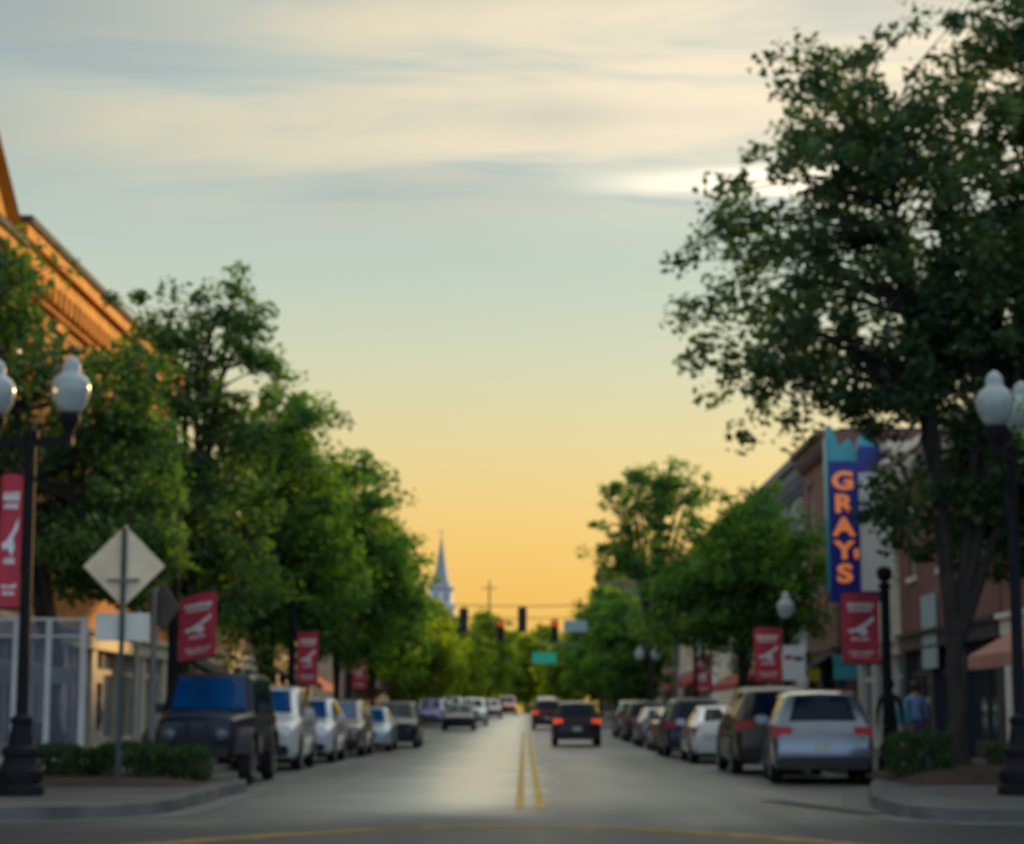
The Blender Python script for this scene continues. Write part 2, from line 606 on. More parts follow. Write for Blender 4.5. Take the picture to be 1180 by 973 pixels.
left_corner = [(-60, 23.6), (-6.3, 23.6), (-5.6, 23.75), (-5.0, 24.2), (-4.62, 24.9), (-4.5, 25.8), (-4.5, 32.6), (-4.62, 33.6), (-5.0, 34.3), (-5.6, 34.7), (-6.4, 34.9)]
right_corner = [(60, 23.2), (5.9, 23.2), (5.2, 23.4), (4.75, 23.9), (4.55, 24.7), (4.65, 27.0), (5.2, 30.5), (5.75, 33.4), (6.15, 34.6), (6.5, 35.0)]


def sidewalk(side, corner):
    poly = corner + [(corner[-1][0], 60), (corner[0][0], 60)]
    if side < 0:
        poly = poly
    m = MB().prism(poly, -0.02, 0.15)
    tag(m.build('sidewalk', M_CONC), kind='structure')
    x = corner[-1][0]
    # the sidewalk beyond, following the rise
    ys = list(range(60, 328, 6))
    xo = side * 60
    v, f = [], []
    for y in ys:
        z = gz(y) + 0.15
        v += [(x, y, z - 0.2), (x, y, z), (xo, y, z), (xo, y, z - 0.2)]
    for i in range(len(ys) - 1):
        for k in range(3):
            f.append((i * 4 + k, i * 4 + k + 1, i * 4 + 4 + k + 1, i * 4 + 4 + k))
    tag(MB().add(v, f).build('sidewalk', M_CONC), kind='structure')
    # kerb stones: a strip 3 mm proud of the sidewalk top and edge
    path = [Vector((px_, py_, 0)) for px_, py_ in corner] + [Vector((x, y, gz(y))) for y in list(range(60, 328, 6))]
    v, f = [], []
    for i, p in enumerate(path):
        d = (path[min(i + 1, len(path) - 1)] - path[max(i - 1, 0)])
        d.z = 0
        d.normalize()
        nrm = Vector((-d.y, d.x, 0)) * (-side)   # pointing to the road side
        if side < 0:
            nrm = Vector((d.y, -d.x, 0))
        else:
            nrm = Vector((-d.y, d.x, 0))
        o_ = p + nrm * 0.02
        i_ = p - nrm * 0.20
        v += [(o_.x, o_.y, p.z - 0.02), (o_.x - nrm.x * 0.02, o_.y - nrm.y * 0.02, p.z + 0.158), (i_.x, i_.y, p.z + 0.158), (i_.x, i_.y, p.z - 0.02)]
    for i in range(len(path) - 1):
        for k in range(4):
            f.append((i * 4 + k, i * 4 + (k + 1) % 4, i * 4 + 4 + (k + 1) % 4, i * 4 + 4 + k))
    tag(MB().add(v, f).build('kerb', M_KERB), kind='structure')
    # gutter pan, a concrete strip along the kerb
    v, f = [], []
    for i, p in enumerate(path):
        d = (path[min(i + 1, len(path) - 1)] - path[max(i - 1, 0)])
        d.z = 0
        d.normalize()
        nrm = Vector((d.y, -d.x, 0)) if side < 0 else Vector((-d.y, d.x, 0))
        a_ = p + nrm * 0.03
        b_ = p + nrm * 0.42
        v += [(a_.x, a_.y, p.z + 0.006), (b_.x, b_.y, p.z + 0.005)]
    for i in range(len(path) - 1):
        f.append((i * 2, i * 2 + 1, i * 2 + 3, i * 2 + 2))
    tag(MB().add(v, f).build('gutter', mat('gutter concrete', (0.12, 0.12, 0.115), 0.8, var=0.3, scale=1.2)), kind='structure')


sidewalk(-1, left_corner)
sidewalk(1, right_corner)
# dark brick bands set in the corner sidewalks
tag(MB().box(5.6, 12, 26.6, 28.0, 0.14, 0.154).build('brick_paving', M_PAVER), kind='structure')
tag(MB().box(-12, -6.3, 29.2, 30.0, 0.14, 0.154).build('brick_paving', M_PAVER), kind='structure')
# planting beds
def mulch_bed(x0, x1, y0, y1, h, name='mulch_bed'):
    xs = [x0 + (x1 - x0) * i / 14 for i in range(15)]
    ys = [y0 + (y1 - y0) * i / 14 for i in range(15)]
    v, f = [], []
    for j, y in enumerate(ys):
        for i, x in enumerate(xs):
            a, b = 2 * i / 14 - 1, 2 * j / 14 - 1
            e = max(0, 1 - max(abs(a), abs(b)) ** 4)
            v.append((x, y, 0.15 + 0.004 + h * (e ** 0.6) * (0.8 + 0.2 * math.cos(a * 2)) + 0.03 * e * noise.noise((x * 3, y * 3, 0))))
    for j in range(14):
        for i in range(14):
            f.append((j * 15 + i, j * 15 + i + 1, j * 15 + 16 + i, j * 15 + 15 + i))
    return tag(MB().add(v, f).build(name, M_MULCH, smooth=60), kind='structure')


mulch_bed(5.95, 9.6, 31.2, 35.8, 0.26)
mulch_bed(-9.4, -5.0, 30.4, 33.9, 0.12)

# yellow markings
def strip(name, pts, w, dz, m):
    pts = [Vector((a, b, 0)) for a, b in pts]
    v, f = [], []
    for i, p in enumerate(pts):
        d = (pts[min(i + 1, len(pts) - 1)] - pts[max(i - 1, 0)]).normalized()
        n = Vector((-d.y, d.x, 0)) * (w / 2)
        v += [(p.x + n.x, p.y + n.y, gz(p.y) + dz), (p.x - n.x, p.y - n.y, gz(p.y) + dz)]
    for i in range(len(pts) - 1):
        f.append((i * 2, i * 2 + 1, i * 2 + 3, i * 2 + 2))
    return tag(MB().add(v, f).build(name, m), kind='structure')


for x in (-0.06, 0.22):
    strip('road_marking', [(x, y) for y in [26.6, 40, 55, 72] + list(range(76, 110, 6))], 0.12, 0.006, M_YEL)
for off in (0.0, 0.38):
    strip('road_marking', [(-4.2 + 0.42 * i, 22.6 - off - 0.33 * (-4.1 + 0.42 * i) ** 2 * (1.15 if i > 10 else 1) * 0.75) for i in range(21)], 0.12, 0.006, mat('worn road yellow', (0.36, 0.23, 0.04), 0.8, var=0.5, scale=2.5, col2=(0.52, 0.33, 0.05)))
strip('asphalt_patch', [(3.55, 29.2), (3.95, 27.2), (4.42, 25.0)], 0.42, 0.007, M_PATCH)

# ------------------------------------------------------------------ buildings
M_ORANGE = brick('orange brick', (0.62, 0.20, 0.025), (0.52, 0.16, 0.02), (0.48, 0.28, 0.10))
M_PEACH = mat('ochre cornice paint', (0.66, 0.26, 0.015), 0.8, var=0.3, scale=1.2)
M_REDBR = brick('red brick', (0.22, 0.07, 0.05), (0.17, 0.055, 0.045), (0.22, 0.19, 0.17))
M_BROWNBR = brick('brown brick', (0.20, 0.11, 0.075), (0.16, 0.09, 0.065), (0.2, 0.17, 0.15))
M_CREAM = mat('cream painted wood', (0.62, 0.56, 0.44), 0.55, var=0.12, scale=1.0)
M_WHITE = mat('white painted wood', (0.72, 0.73, 0.70), 0.5, var=0.08, scale=1.5)
M_GREYST = mat('grey stucco', (0.34, 0.35, 0.37), 0.85, var=0.15, scale=0.6, bump=0.2)
M_TAN = mat('tan stucco', (0.45, 0.36, 0.26), 0.85, var=0.15, scale=0.6, bump=0.2)
M_NAVYP = mat('navy shopfront paint', (0.025, 0.03, 0.05), 0.45, var=0.2, scale=2)
M_GLASSB = mat('shop window glass', (0.02, 0.03, 0.04), 0.04, spec=0.8, var=0.3, scale=0.5)
M_ROOF = mat('dark roofing', (0.06, 0.055, 0.055), 0.9, var=0.2, scale=2)
M_SKYGLASS = mat('sky pale shop glass', (0.17, 0.20, 0.24), 0.12, var=0.35, scale=0.7)  # pale sky reflection painted into the glass colour
M_BLACK = mat('black awning canvas', (0.014, 0.014, 0.018), 0.85, var=0.3, scale=3)
M_PINKAWN = mat('rose awning canvas', (0.42, 0.20, 0.16), 0.85, var=0.15, scale=3)
M_REDAWN = mat('red awning canvas', (0.36, 0.05, 0.04), 0.85, var=0.15, scale=3)
M_SLATE = mat('slate roofing', (0.14, 0.16, 0.19), 0.7, var=0.25, scale=2.5)


class Facade:
    """a street facade at x = side*front, running along y; d is depth into the building"""

    def __init__(s, side, front, y0):
        s.side, s.front, s.y0 = side, front, y0

    def box(s, mb, d0, d1, y0, y1, z0, z1):
        a, b = s.side * (s.front + d0), s.side * (s.front + d1)
        return mb.box(min(a, b), max(a, b), y0, y1, z0, z1)


def building(name, label, side, front, y0, y1, h, wall_m, trim_m, floors, nwin, ground='shop', depth=14, awning=None, cornice_h=0.7,
             shop_m=None, parapet=None, cat='building', shop_h=3.5, shop_glass=None, group='brick shop buildings along the street', zb=None, roof_m=None, win=(1.0, 1.7)):
    root = empty(name, (side * front, (y0 + y1) / 2, gz((y0 + y1) / 2) + 0.15), 0, label, cat, group)
    inv = Matrix.Translation(root.location).inverted()
    ox, oy, oz = root.location

    def put(mb, nm, m, parent=root, **k):
        mb.v = [(x - ox, y - oy, z - oz) for x, y, z in mb.v] if parent is root else mb.v
        return mb.build(nm, m, parent, **k)

    def putc(mb, nm, m, parent):
        mb.v = [(x - ox, y - oy, z - oz) for x, y, z in mb.v]
        return mb.build(nm, m, parent)
    F = Facade(side, front, y0)
    zb = gz((y0 + y1) / 2) if zb is None else zb
    B = zb - 0.1
    T = zb + h
    shop_m = shop_m or trim_m
    # core block sits 0.3 behind the facade skin
    w = MB()
    F.box(w, 0.30, depth, y0, y1, B, T)
    # facade skin with openings
    zsh = zb + shop_h
    rows = []
    if floors:
        fh = (h - shop_h - 0.9) / floors
        for k in range(floors):
            zc = zsh + 0.35 + fh * k + fh * 0.5
            rows.append((zc - win[1] / 2, zc + win[1] / 2))
    bay = (y1 - y0) / nwin
    cols = [(y0 + bay * (i + 0.5) - win[0] / 2, y0 + bay * (i + 0.5) + win[0] / 2) for i in range(nwin)]
    z = zsh
    for (za, zb2) in rows:
        F.box(w, 0, 0.30, y0, y1, z, za)
        yy = y0
        for (ya, yb) in cols:
            F.box(w, 0, 0.30, yy, ya, za, zb2)
            yy = yb
        F.box(w, 0, 0.30, yy, y1, za, zb2)
        z = zb2
    F.box(w, 0, 0.30, y0, y1, z, T)
    # ground floor piers
    npier = max(2, int(round((y1 - y0) / 3.6)) + 1)
    pw = 0.55
    py_ = [y0 + pw / 2 + (y1 - y0 - pw) * i / (npier - 1) for i in range(npier)]
    put(w, 'wall', wall_m)
    for p in py_:
        pm_ = MB()
        F.box(pm_, 0.002, 0.298, p - pw / 2, p + pw / 2, B, zsh - 0.003)
        put(pm_, 'pier', shop_m)
    for (za, zb2) in rows:
        for (ya, yb) in cols:
            fr = MB()
            F.box(fr, 0.10, 0.17, ya, ya + 0.08, za, zb2)
            F.box(fr, 0.10, 0.17, yb - 0.08, yb, za, zb2)
            F.box(fr, 0.10, 0.17, ya + 0.08, yb - 0.08, zb2 - 0.08, zb2)
            F.box(fr, 0.10, 0.17, ya + 0.08, yb - 0.08, za, za + 0.08)
            F.box(fr, 0.09, 0.16, ya + 0.08, yb - 0.08, (za + zb2) / 2 - 0.04, (za + zb2) / 2 + 0.04)
            wn_ = put(fr, 'window', M_WHITE if trim_m is not M_WHITE else M_CREAM)
            pn = MB()
            F.box(pn, 0.14, 0.15, ya + 0.08, yb - 0.08, za + 0.08, zb2 - 0.08)
            putc(pn, 'pane', M_GLASSB, wn_)
            sl = MB()
            F.box(sl, -0.09, 0.098, ya - 0.12, yb + 0.12, za - 0.14, za - 0.003)
            putc(sl, 'sill', trim_m, wn_)
            sl = MB()
            F.box(sl, -0.07, -0.002, ya - 0.15, yb + 0.15, zb2 + 0.004, zb2 + 0.24)
            putc(sl, 'lintel', trim_m, wn_)
    # cornice: stepped mouldings with dentils
    cn = MB()
    F.box(cn, -0.16, -0.003, y0, y1, T - cornice_h, T - cornice_h * 0.55)
    F.box(cn, -0.34, -0.003, y0 + 0.002, y1 - 0.002, T - cornice_h * 0.55 + 0.002, T - cornice_h * 0.22)
    F.box(cn, -0.52, 0.25, y0 + 0.001, y1 - 0.001, T - cornice_h * 0.22 + 0.003, T + 0.06)
    put(cn, 'cornice', trim_m)
    dn = MB()
    nd = int((y1 - y0) / 0.55)
    prof = [(y0 + 0.05, -0.003), (y1 - 0.05, -0.003)]
    back = []
    for i in range(nd):
        yy = y0 + 0.15 + (y1 - y0 - 0.3) * i / nd
        back += [(yy, -0.20), (yy, -0.33), (yy + 0.2, -0.33), (yy + 0.2, -0.20)]
    prof = [(y0 + 0.05, -0.165), ] + [(yy, dd) for yy, dd in back] + [(y1 - 0.05, -0.165)]
    base_ = [(y1 - 0.05, -0.163), (y0 + 0.05, -0.163)]
    dn.prism([(side * (front + dd), yy) for yy, dd in prof + base_], T - cornice_h * 0.9, T - cornice_h * 0.55 - 0.002)
    put(dn, 'dentils', trim_m)
    rf = MB()
    F.box(rf, 0.26, depth - 0.01, y0 + 0.01, y1 - 0.01, T + 0.002, T + 0.12)
    put(rf, 'roof', roof_m or M_ROOF)
    # shop front between the piers
    for i in range(npier - 1):
        a, b = py_[i] + pw / 2, py_[i + 1] - pw / 2
        g = MB()
        F.box(g, 0.20, 0.21, a + 0.06, b - 0.06, zb + 0.6, zsh - 0.5)
        gl = put(g, 'shop_window', shop_glass or M_GLASSB)
        fr = MB()
        F.box(fr, 0.14, 0.29, a, b, B + 0.2, zb + 0.6)
        F.box(fr, 0.14, 0.26, a, a + 0.09, zb + 0.602, zsh - 0.5)
        F.box(fr, 0.14, 0.26, b - 0.09, b, zb + 0.602, zsh - 0.5)
        F.box(fr, 0.145, 0.255, (a + b) / 2 - 0.05, (a + b) / 2 + 0.05, zb + 0.602, zsh - 0.5)
        F.box(fr, 0.15, 0.25, a + 0.09, b - 0.09, zb + 2.28, zb + 2.42)
        putc(fr, 'shop_frame', shop_m, gl)
    sb = MB()
    F.box(sb, -0.08, 0.28, y0 + 0.02, y1 - 0.02, zsh - 0.498, zsh - 0.004)
    F.box(sb, -0.2, -0.083, y0 + 0.02, y1 - 0.02, zsh - 0.12, zsh - 0.002)
    put(sb, 'fascia', shop_m)
    # a door in the middle bay
    i = (npier - 1) // 2
    a, b = py_[i] + pw / 2, py_[i + 1] - pw / 2
    dr = MB()
    yc = a + 0.75
    F.box(dr, 0.08, 0.135, yc - 0.5, yc + 0.5, zb + 0.16, zb + 2.3)
    d_ = put(dr, 'door', shop_m)
    hp = MB()
    F.box(hp, 0.03, 0.078, yc + 0.34, yc + 0.38, zb + 1.0, zb + 1.35)
    putc(hp, 'handle', M_GREYST, d_)
    gp = MB()
    F.box(gp, 0.07, 0.079, yc - 0.3, yc + 0.25, zb + 0.55, zb + 2.05)
    putc(gp, 'pane', M_GLASSB, d_)
    if awning:
        for (a, b, m_) in awning:
            aw = MB()
            x0, x1 = side * (front - 0.05), side * (front - 1.5)
            zt, zl = zsh - 0.25, zsh - 1.05
            aw.add([(x0, a, zt), (x0, b, zt), (x1, b, zl), (x1, a, zl), (x0, a, zt - 0.04), (x0, b, zt - 0.04), (x1, b, zl - 0.28), (x1, a, zl - 0.28),
                    ], [(0, 1, 2, 3), (4, 5, 6, 7), (0, 1, 5, 4), (1, 2, 6, 5), (2, 3, 7, 6), (3, 0, 4, 7)])
            put(aw, 'awning', m_)
    return root, put


LF, RF = 11.25, 11.0
# left row
b1, put1 = building('corner_building', 'tall orange brick building with ochre cornice behind the left double globe lamp', -1, LF, 42.0, 63.0, 11.7, M_ORANGE, M_PEACH, 2, 6,
         shop_m=M_CREAM, shop_glass=M_SKYGLASS, cornice_h=1.1, awning=None, win=(1.15, 2.1), shop_h=3.4)
b0, put0 = building('corner_building', 'nearest orange brick building with pitched gable at left picture edge', -1, LF, 24.5, 41.9, 11.1, M_ORANGE, M_PEACH, 2, 5, shop_m=M_CREAM, shop_glass=M_SKYGLASS, cornice_h=1.0)
# pitched gable on the near building, ridge running across the street front
g = MB()
x0, x1 = -(LF - 0.25), -(LF + 12)
g.add([(x0, 30, 11.3), (x0, 41.85, 11.3), (x0, 36, 15.3), (x1, 30, 11.3), (x1, 41.85, 11.3), (x1, 36, 15.3)],
      [(0, 1, 2), (3, 5, 4), (0, 2, 5, 3), (1, 4, 5, 2), (0, 3, 4, 1)])
put0(g, 'gable', M_PEACH)
g = MB()
MBt = [((x0, 29.8, 11.5), (x0, 36, 15.6)), ((x0, 36, 15.6), (x0, 41.95, 11.6))]
for a, b in MBt:
    g.tube([a, b], 0.22, 4)
put0(g, 'gable_trim', M_PEACH)
building('shop_building', 'two storey red brick shop with cream front on the left, beyond the orange building', -1, LF, 63.2, 84, 8.2, M_REDBR, M_CREAM, 1, 5, shop_m=M_CREAM, awning=[(64, 69, M_BLACK)])
building('shop_building', 'tan stucco shop behind the left banner posts, second beyond the orange building', -1, LF, 84.2, 106, 9.0, M_TAN, M_WHITE, 1, 5, shop_m=M_NAVYP, awning=[(86, 92, M_BLACK), (97, 104, M_REDAWN)])
building('shop_building', 'pale stucco shop with dark awning at the left crossing by the traffic signals', -1, LF - 1.2, 116, 140, 9.5, M_TAN, M_CREAM, 1, 5, shop_m=M_CREAM, awning=[(116.5, 126, M_BLACK), (127, 139, M_REDAWN)])
building('shop_building', 'brown brick shop farthest up the left side of the street', -1, LF, 141, 190, 8.5, M_BROWNBR, M_CREAM, 1, 9, shop_m=M_WHITE, awning=[(143, 156, M_REDAWN), (165, 185, M_REDAWN)])
# right row
building('shop_building', 'nearest red brick shop with rose awning behind the big right tree', 1, RF, 28, 46, 9.5, M_REDBR, M_WHITE, 1, 4, shop_m=M_WHITE, awning=[(36, 43, M_PINKAWN)])
building('shop_building', 'brick shop with dark navy front behind the tree trunk', 1, RF, 46.2, 58.5, 8.5, M_REDBR, M_WHITE, 1, 3, shop_m=M_NAVYP)
building('shop_building', 'white painted shop behind the tall blue and orange vertical sign', 1, RF + 0.3, 58.7, 68, 9.2, M_WHITE, M_CREAM, 1, 3, shop_m=M_WHITE)
building('shop_building', 'tall red brick shop with black awning just beyond the vertical sign', 1, RF - 0.35, 68.2, 75.5, 10.9, M_REDBR, M_BROWNBR, 2, 2, shop_m=M_NAVYP, awning=[(69, 75, M_BLACK)])
building('shop_building', 'grey stucco three storey building with pale windows beyond the right brick shop', 1, RF, 75.8, 106, 11.0, M_GREYST, M_SLATE, 2, 7, shop_m=M_WHITE, awning=[(90, 104, M_REDAWN)], roof_m=M_SLATE, cornice_h=1.3)
building('shop_building', 'cream shop past the grey building on the right, near the signals', 1, RF, 118, 142, 9.0, M_CREAM, M_WHITE, 1, 5, shop_m=M_WHITE, awning=[(119, 140, M_REDAWN)])
building('shop_building', 'low red brick shop farthest along the right row', 1, RF, 143, 186, 9.0, M_REDBR, M_WHITE, 1, 8, shop_m=M_WHITE, awning=[(145, 160, M_REDAWN), (166, 182, M_REDAWN)])
building('tower_block', 'brown brick block rising above the far right trees', 1, 9.6, 242, 262, 17.6, M_BROWNBR, M_BROWNBR, 3, 4, cat='building', group='far buildings')
for pp_, y0_, y1_, hh_ in ((put1, 42.0, 63.0, 11.7), (put0, 24.5, 41.9, 11.1)):
    MBc = MB().box(-LF - 0.2, -LF + 0.60, y0_ + 0.01, y1_ - 0.01, hh_ + 0.063, hh_ + 0.24)
    pp_(MBc, 'coping', M_ROOF)
# downpipe on the orange building
d = MB()
d.tube([(-(LF - 0.12), 57.5, 0.4), (-(LF - 0.12), 57.5, 10.4)], 0.09, 8)
put1(d, 'downpipe', M_WHITE)

# ------------------------------------------------------------------ church steeple far up the street
ch = empty('church', (-14.6, 352, gz(352)), 0, 'white church steeple with pointed grey spire over the left trees', 'church')
M_SPIRE = mat('spire slate', (0.30, 0.33, 0.36), 0.6, var=0.15, scale=2)
ch.scale = (1.25, 1.25, 1.0)
MB().box(-1.9, 1.9, -1.9, 1.9, 0, 18.2).build('tower', M_WHITE, ch)
bf = MB().box(-1.55, 1.55, -1.55, 1.55, 18.8, 21.4)
belf = bf.build('belfry', M_WHITE, ch)
MB().box(-2.2, 2.2, -2.2, 2.2, 18.203, 18.797).build('cornice', M_WHITE, ch)
lo = MB()
for sx in (-0.7, 0.7):
    lo.box(sx - 0.35, sx + 0.35, -1.6, -1.553, 19.2, 20.9)
lo.build('louvre', M_SPIRE, belf)
MB().box(-1.85, 1.85, -1.85, 1.85, 21.403, 21.8).build('eave', M_SPIRE, ch)
MB().lathe([(1.75, 21.803), (1.15, 23.4), (0.75, 25.6), (0.06, 31.0)], n=8).build('spire', M_SPIRE, ch)
MB().cbox((0, 0, 31.6), (0.1, 0.1, 1.3)).cbox((0, 0, 31.7), (0.55, 0.09, 0.1)).build('cross', M_SPIRE, ch)
MB().box(-6, 6, 1.92, 24, 0, 8).build('nave', M_WHITE, ch)
MB().add([(-6.4, 1.95, 8.004), (6.4, 1.95, 8.004), (0, 1.95, 12.5), (-6.4, 24.3, 8.004), (6.4, 24.3, 8.004), (0, 24.3, 12.5)], [(0, 1, 2), (3, 5, 4), (0, 2, 5, 3), (1, 4, 5, 2), (0, 3, 4, 1)]).build('roof', M_SPIRE, ch)


# ------------------------------------------------------------------ trees
M_BARK = mat('bark', (0.034, 0.029, 0.024), 0.95, var=0.4, scale=5, bump=1.0)
LEAF_DK = leafmat('leaf dark', (0.018, 0.050, 0.024), (0.055, 0.130, 0.046), (0.130, 0.200, 0.045), 0.40)
LEAF_BIG = leafmat('leaf grey green', (0.016, 0.040, 0.022), (0.048, 0.096, 0.044), (0.115, 0.160, 0.052), 0.36)
LEAF_MD = leafmat('leaf mid', (0.022, 0.068, 0.022), (0.072, 0.178, 0.040), (0.190, 0.275, 0.036), 0.48)
LEAF_LT = leafmat('leaf light', (0.09, 0.14, 0.012), (0.19, 0.25, 0.02), (0.28, 0.31, 0.03), 0.6)
LEAF_HEDGE = leafmat('leaf hedge', (0.014, 0.034, 0.01), (0.030, 0.070, 0.018), (0.06, 0.11, 0.028), 0.25)


def leaf_mesh(name, centers, radii, per, size, rng, flat=0.8, aspect=0.55):
    n = len(centers)
    C_ = np.repeat(np.array(centers, dtype=np.float64), per, axis=0)
    rr = np.repeat(np.array(radii), per)
    M_ = n * per
    d = rng.normal(size=(M_, 3))
    d /= np.linalg.norm(d, axis=1)[:, None] + 1e-9
    d[:, 2] *= flat
    pos = C_ + d * (rr * rng.random(M_) ** 0.45)[:, None]
    a = rng.normal(size=(M_, 3))
    a[:, 2] *= 0.7
    a /= np.linalg.norm(a, axis=1)[:, None]
    u = rng.normal(size=(M_, 3))
    b = np.cross(a, u)
    b /= np.linalg.norm(b, axis=1)[:, None]
    s = size * (0.45 + 1.0 * rng.random(M_) ** 1.5)[:, None]
    v = np.empty((M_, 4, 3))
    v[:, 0] = pos - a * s * 0.5
    v[:, 1] = pos + b * s * aspect * 0.5
    v[:, 2] = pos + a * s * 0.5
    v[:, 3] = pos - b * s * aspect * 0.5
    me = bpy.data.meshes.new(name)
    me.vertices.add(M_ * 4)
    me.vertices.foreach_set('co', v.reshape(-1))
    me.loops.add(M_ * 4)
    me.loops.foreach_set('vertex_index', np.arange(M_ * 4, dtype=np.int32))
    me.polygons.add(M_)
    me.polygons.foreach_set('loop_start', np.arange(0, M_ * 4, 4, dtype=np.int32))
    me.update(calc_edges=True)
    at = me.attributes.new('tone', 'FLOAT', 'FACE')
    ct = np.repeat(rng.random(n), per)
    at.data.foreach_set('value', np.clip(0.70 * ct + 0.30 * rng.random(M_), 0, 1).astype(np.float32))
    return me


def make_tree(name, label, loc, blobs, trunk_r, fork, leaf, nclump, per, size, clump_r, seed, gap=0.0, group='street trees along the pavement', limbs=6, lean=(0, 0), cat='tree'):
    rng = np.random.default_rng(seed)
    root = empty(name, loc, 0, label, cat, group)
    vol = np.array([b[3] * b[4] * b[5] for b in blobs])
    pr = vol / vol.sum()
    cs = []
    tries = 0
    while len(cs) < nclump and tries < nclump * 20:
        tries += 1
        b = blobs[rng.choice(len(blobs), p=pr)]
        d = rng.normal(size=3)
        d /= np.linalg.norm(d)
        r = rng.random() ** 0.42
        # uneven outline
        r *= 0.88 + 0.42 * noise.noise((d[0] * 2.2 + seed, d[1] * 2.2, d[2] * 2.2))
        if rng.random() < 0.07:
            r = 1.0 + 0.22 * rng.random()
        p = np.array([b[0] + d[0] * r * b[3], b[1] + d[1] * r * b[4], b[2] + d[2] * r * b[5]])
        if noise.noise((p[0] * 0.95 + seed * 3.1, p[1] * 0.95, p[2] * 1.1)) < gap - 0.32:
            continue
        cs.append(p)
    rad = [clump_r * (0.6 + 0.8 * rng.random()) for _ in cs]
    # trunk
    t = MB()
    fx, fy = lean
    k = 6
    tp = [(fx * (i / k) ** 1.3 + 0.05 * math.sin(i * 1.7 + seed), fy * (i / k) + 0.04 * math.cos(i * 1.3 + seed), -0.1 + (fork + 0.1) * i / k) for i in range(k + 1)]
    t.tube(tp, [trunk_r * (1.45 if i == 0 else 1.0 - 0.35 * i / k) for i in range(k + 1)], 12)
    t.build('trunk', M_BARK, root, smooth=60)
    br = MB()
    tops = sorted(cs, key=lambda p: -p[2])
    nodes = []
    picks = [cs[i] for i in rng.choice(len(cs), min(limbs * 5, len(cs)), replace=False)]
    picks = sorted(picks, key=lambda p: -(p[2] + 0.6 * abs(p[0])))[:limbs]
    f0 = Vector(tp[-1])
    for j, p in enumerate(picks):
        e = Vector(p)
        pts = []
        hv = Vector((0, 0, (e.z - f0.z) * 0.25))
        for i in range(8):
            s = i / 7
            q = f0.lerp(e, s) + hv * (math.sin(s * math.pi) * (0.9 if s < 0.6 else 0.8)) + Vector((0.12 * math.sin(s * 9 + j), 0.12 * math.cos(s * 7 + j), 0)) * s
            pts.append(q)
        if j % 2:
            pts[0] = Vector(tp[-2])
        r0 = min(trunk_r * 0.55, 0.095)
        br.tube(pts, [r0 * (1 - 0.85 * i / 7) + 0.012 for i in range(8)], 7)
        nodes += [(q, r0 * (1 - 0.85 * i / 7)) for i, q in enumerate(pts) if i >= 2]
    for p in cs[::2]:
        e = Vector(p)
        q, r = min(nodes, key=lambda n_: (n_[0] - e).length + (0.8 if n_[0].z > e.z else 0))
        mid = q.lerp(e, 0.5) + Vector((0, 0, 0.12 * (e - q).length))
        br.tube([q, mid, e], [min(r * 0.6, 0.05) + 0.008, 0.02, 0.008], 4, cap=False)
    br.build('branches', M_BARK, root, smooth=60)
    me = leaf_mesh('crown', cs, rad, per, size, rng)
    link('crown', me, root, leaf)
    return root


# the big tree at the right corner
make_tree('street_tree', 'largest dark tree filling the upper right, trunk in the corner planting bed', (7.35, 34.2, 0.34),
          [(1.2, 0.2, 8.6, 3.0, 3.0, 3.2), (-1.3, 0, 10.6, 1.9, 2.0, 2.6), (-2.75, -0.2, 7.2, 2.0, 1.9, 1.1), (-0.6, 0, 7.0, 2.0, 2.0, 1.1), (1.3, 0, 12.4, 1.5, 1.8, 2.0),
           (3.2, 0, 7.5, 2.3, 2.5, 3.4), (-2.8, 0, 9.2, 1.7, 1.6, 1.7), (1.0, 0.6, 4.9, 1.9, 1.8, 1.5), (2.6, 0.3, 11.2, 1.8, 1.8, 2.4), (0.3, 0.3, 4.6, 1.2, 1.2, 1.0), (-2.3, 0, 6.3, 1.6, 1.4, 0.7), (2.3, 0.3, 5.0, 1.7, 1.5, 1.5), (-0.95, 0.4, 4.5, 0.7, 0.9, 1.2), (0.9, 1.5, 3.9, 2.3, 0.8, 0.9)],
          0.195, 2.2, LEAF_BIG, 1380, 60, 0.17, 0.39, 3, gap=0.19, limbs=8)
make_tree('street_tree', 'low tree at the right picture edge whose leaves hang over the lamp globe', (7.42, 25.2, 0.15),
          [(-0.25, 0, 4.7, 0.95, 0.9, 0.75), (0.6, 0, 4.6, 1.2, 1.2, 1.0), (0.9, 0.2, 5.6, 1.0, 1.0, 0.8)], 0.07, 2.6, LEAF_MD, 130, 50, 0.13, 0.3, 5, gap=0.0, limbs=4)
# left trees
make_tree('street_tree', 'dense dark green tree behind the left double globe lamp', (-8.1, 34.6, 0.2),
          [(-2.0, 0, 7.6, 1.7, 2.2, 2.4), (0.6, 0, 5.9, 1.9, 1.8, 1.8), (-2.6, 0.3, 6.6, 1.8, 2, 2.6), (0.5, 0, 4.2, 2.0, 1.7, 1.3), (-1.8, 0, 4.4, 1.6, 1.6, 1.1), (0.9, 0, 3.5, 1.8, 1.5, 0.8)], 0.17, 2.0, LEAF_DK, 680, 62, 0.18, 0.43, 11, gap=0.13)
make_tree('street_tree', 'loose wispy tree reaching up in front of the orange facade', (-7.9, 46.5, 0.15),
          [(0.2, 0, 6.0, 2.1, 2.0, 2.4), (0.15, 0, 9.9, 2.1, 1.3, 1.8), (-1.4, 0, 6.8, 1.6, 1.6, 2.2), (0.6, 0, 4.2, 2.0, 1.8, 1.2), (0.6, 0.2, 7.7, 1.4, 1.3, 1.1), (1.7, 0, 9.3, 0.8, 0.8, 0.6)], 0.16, 2.2, LEAF_DK, 500, 60, 0.18, 0.38, 12, gap=0.2)
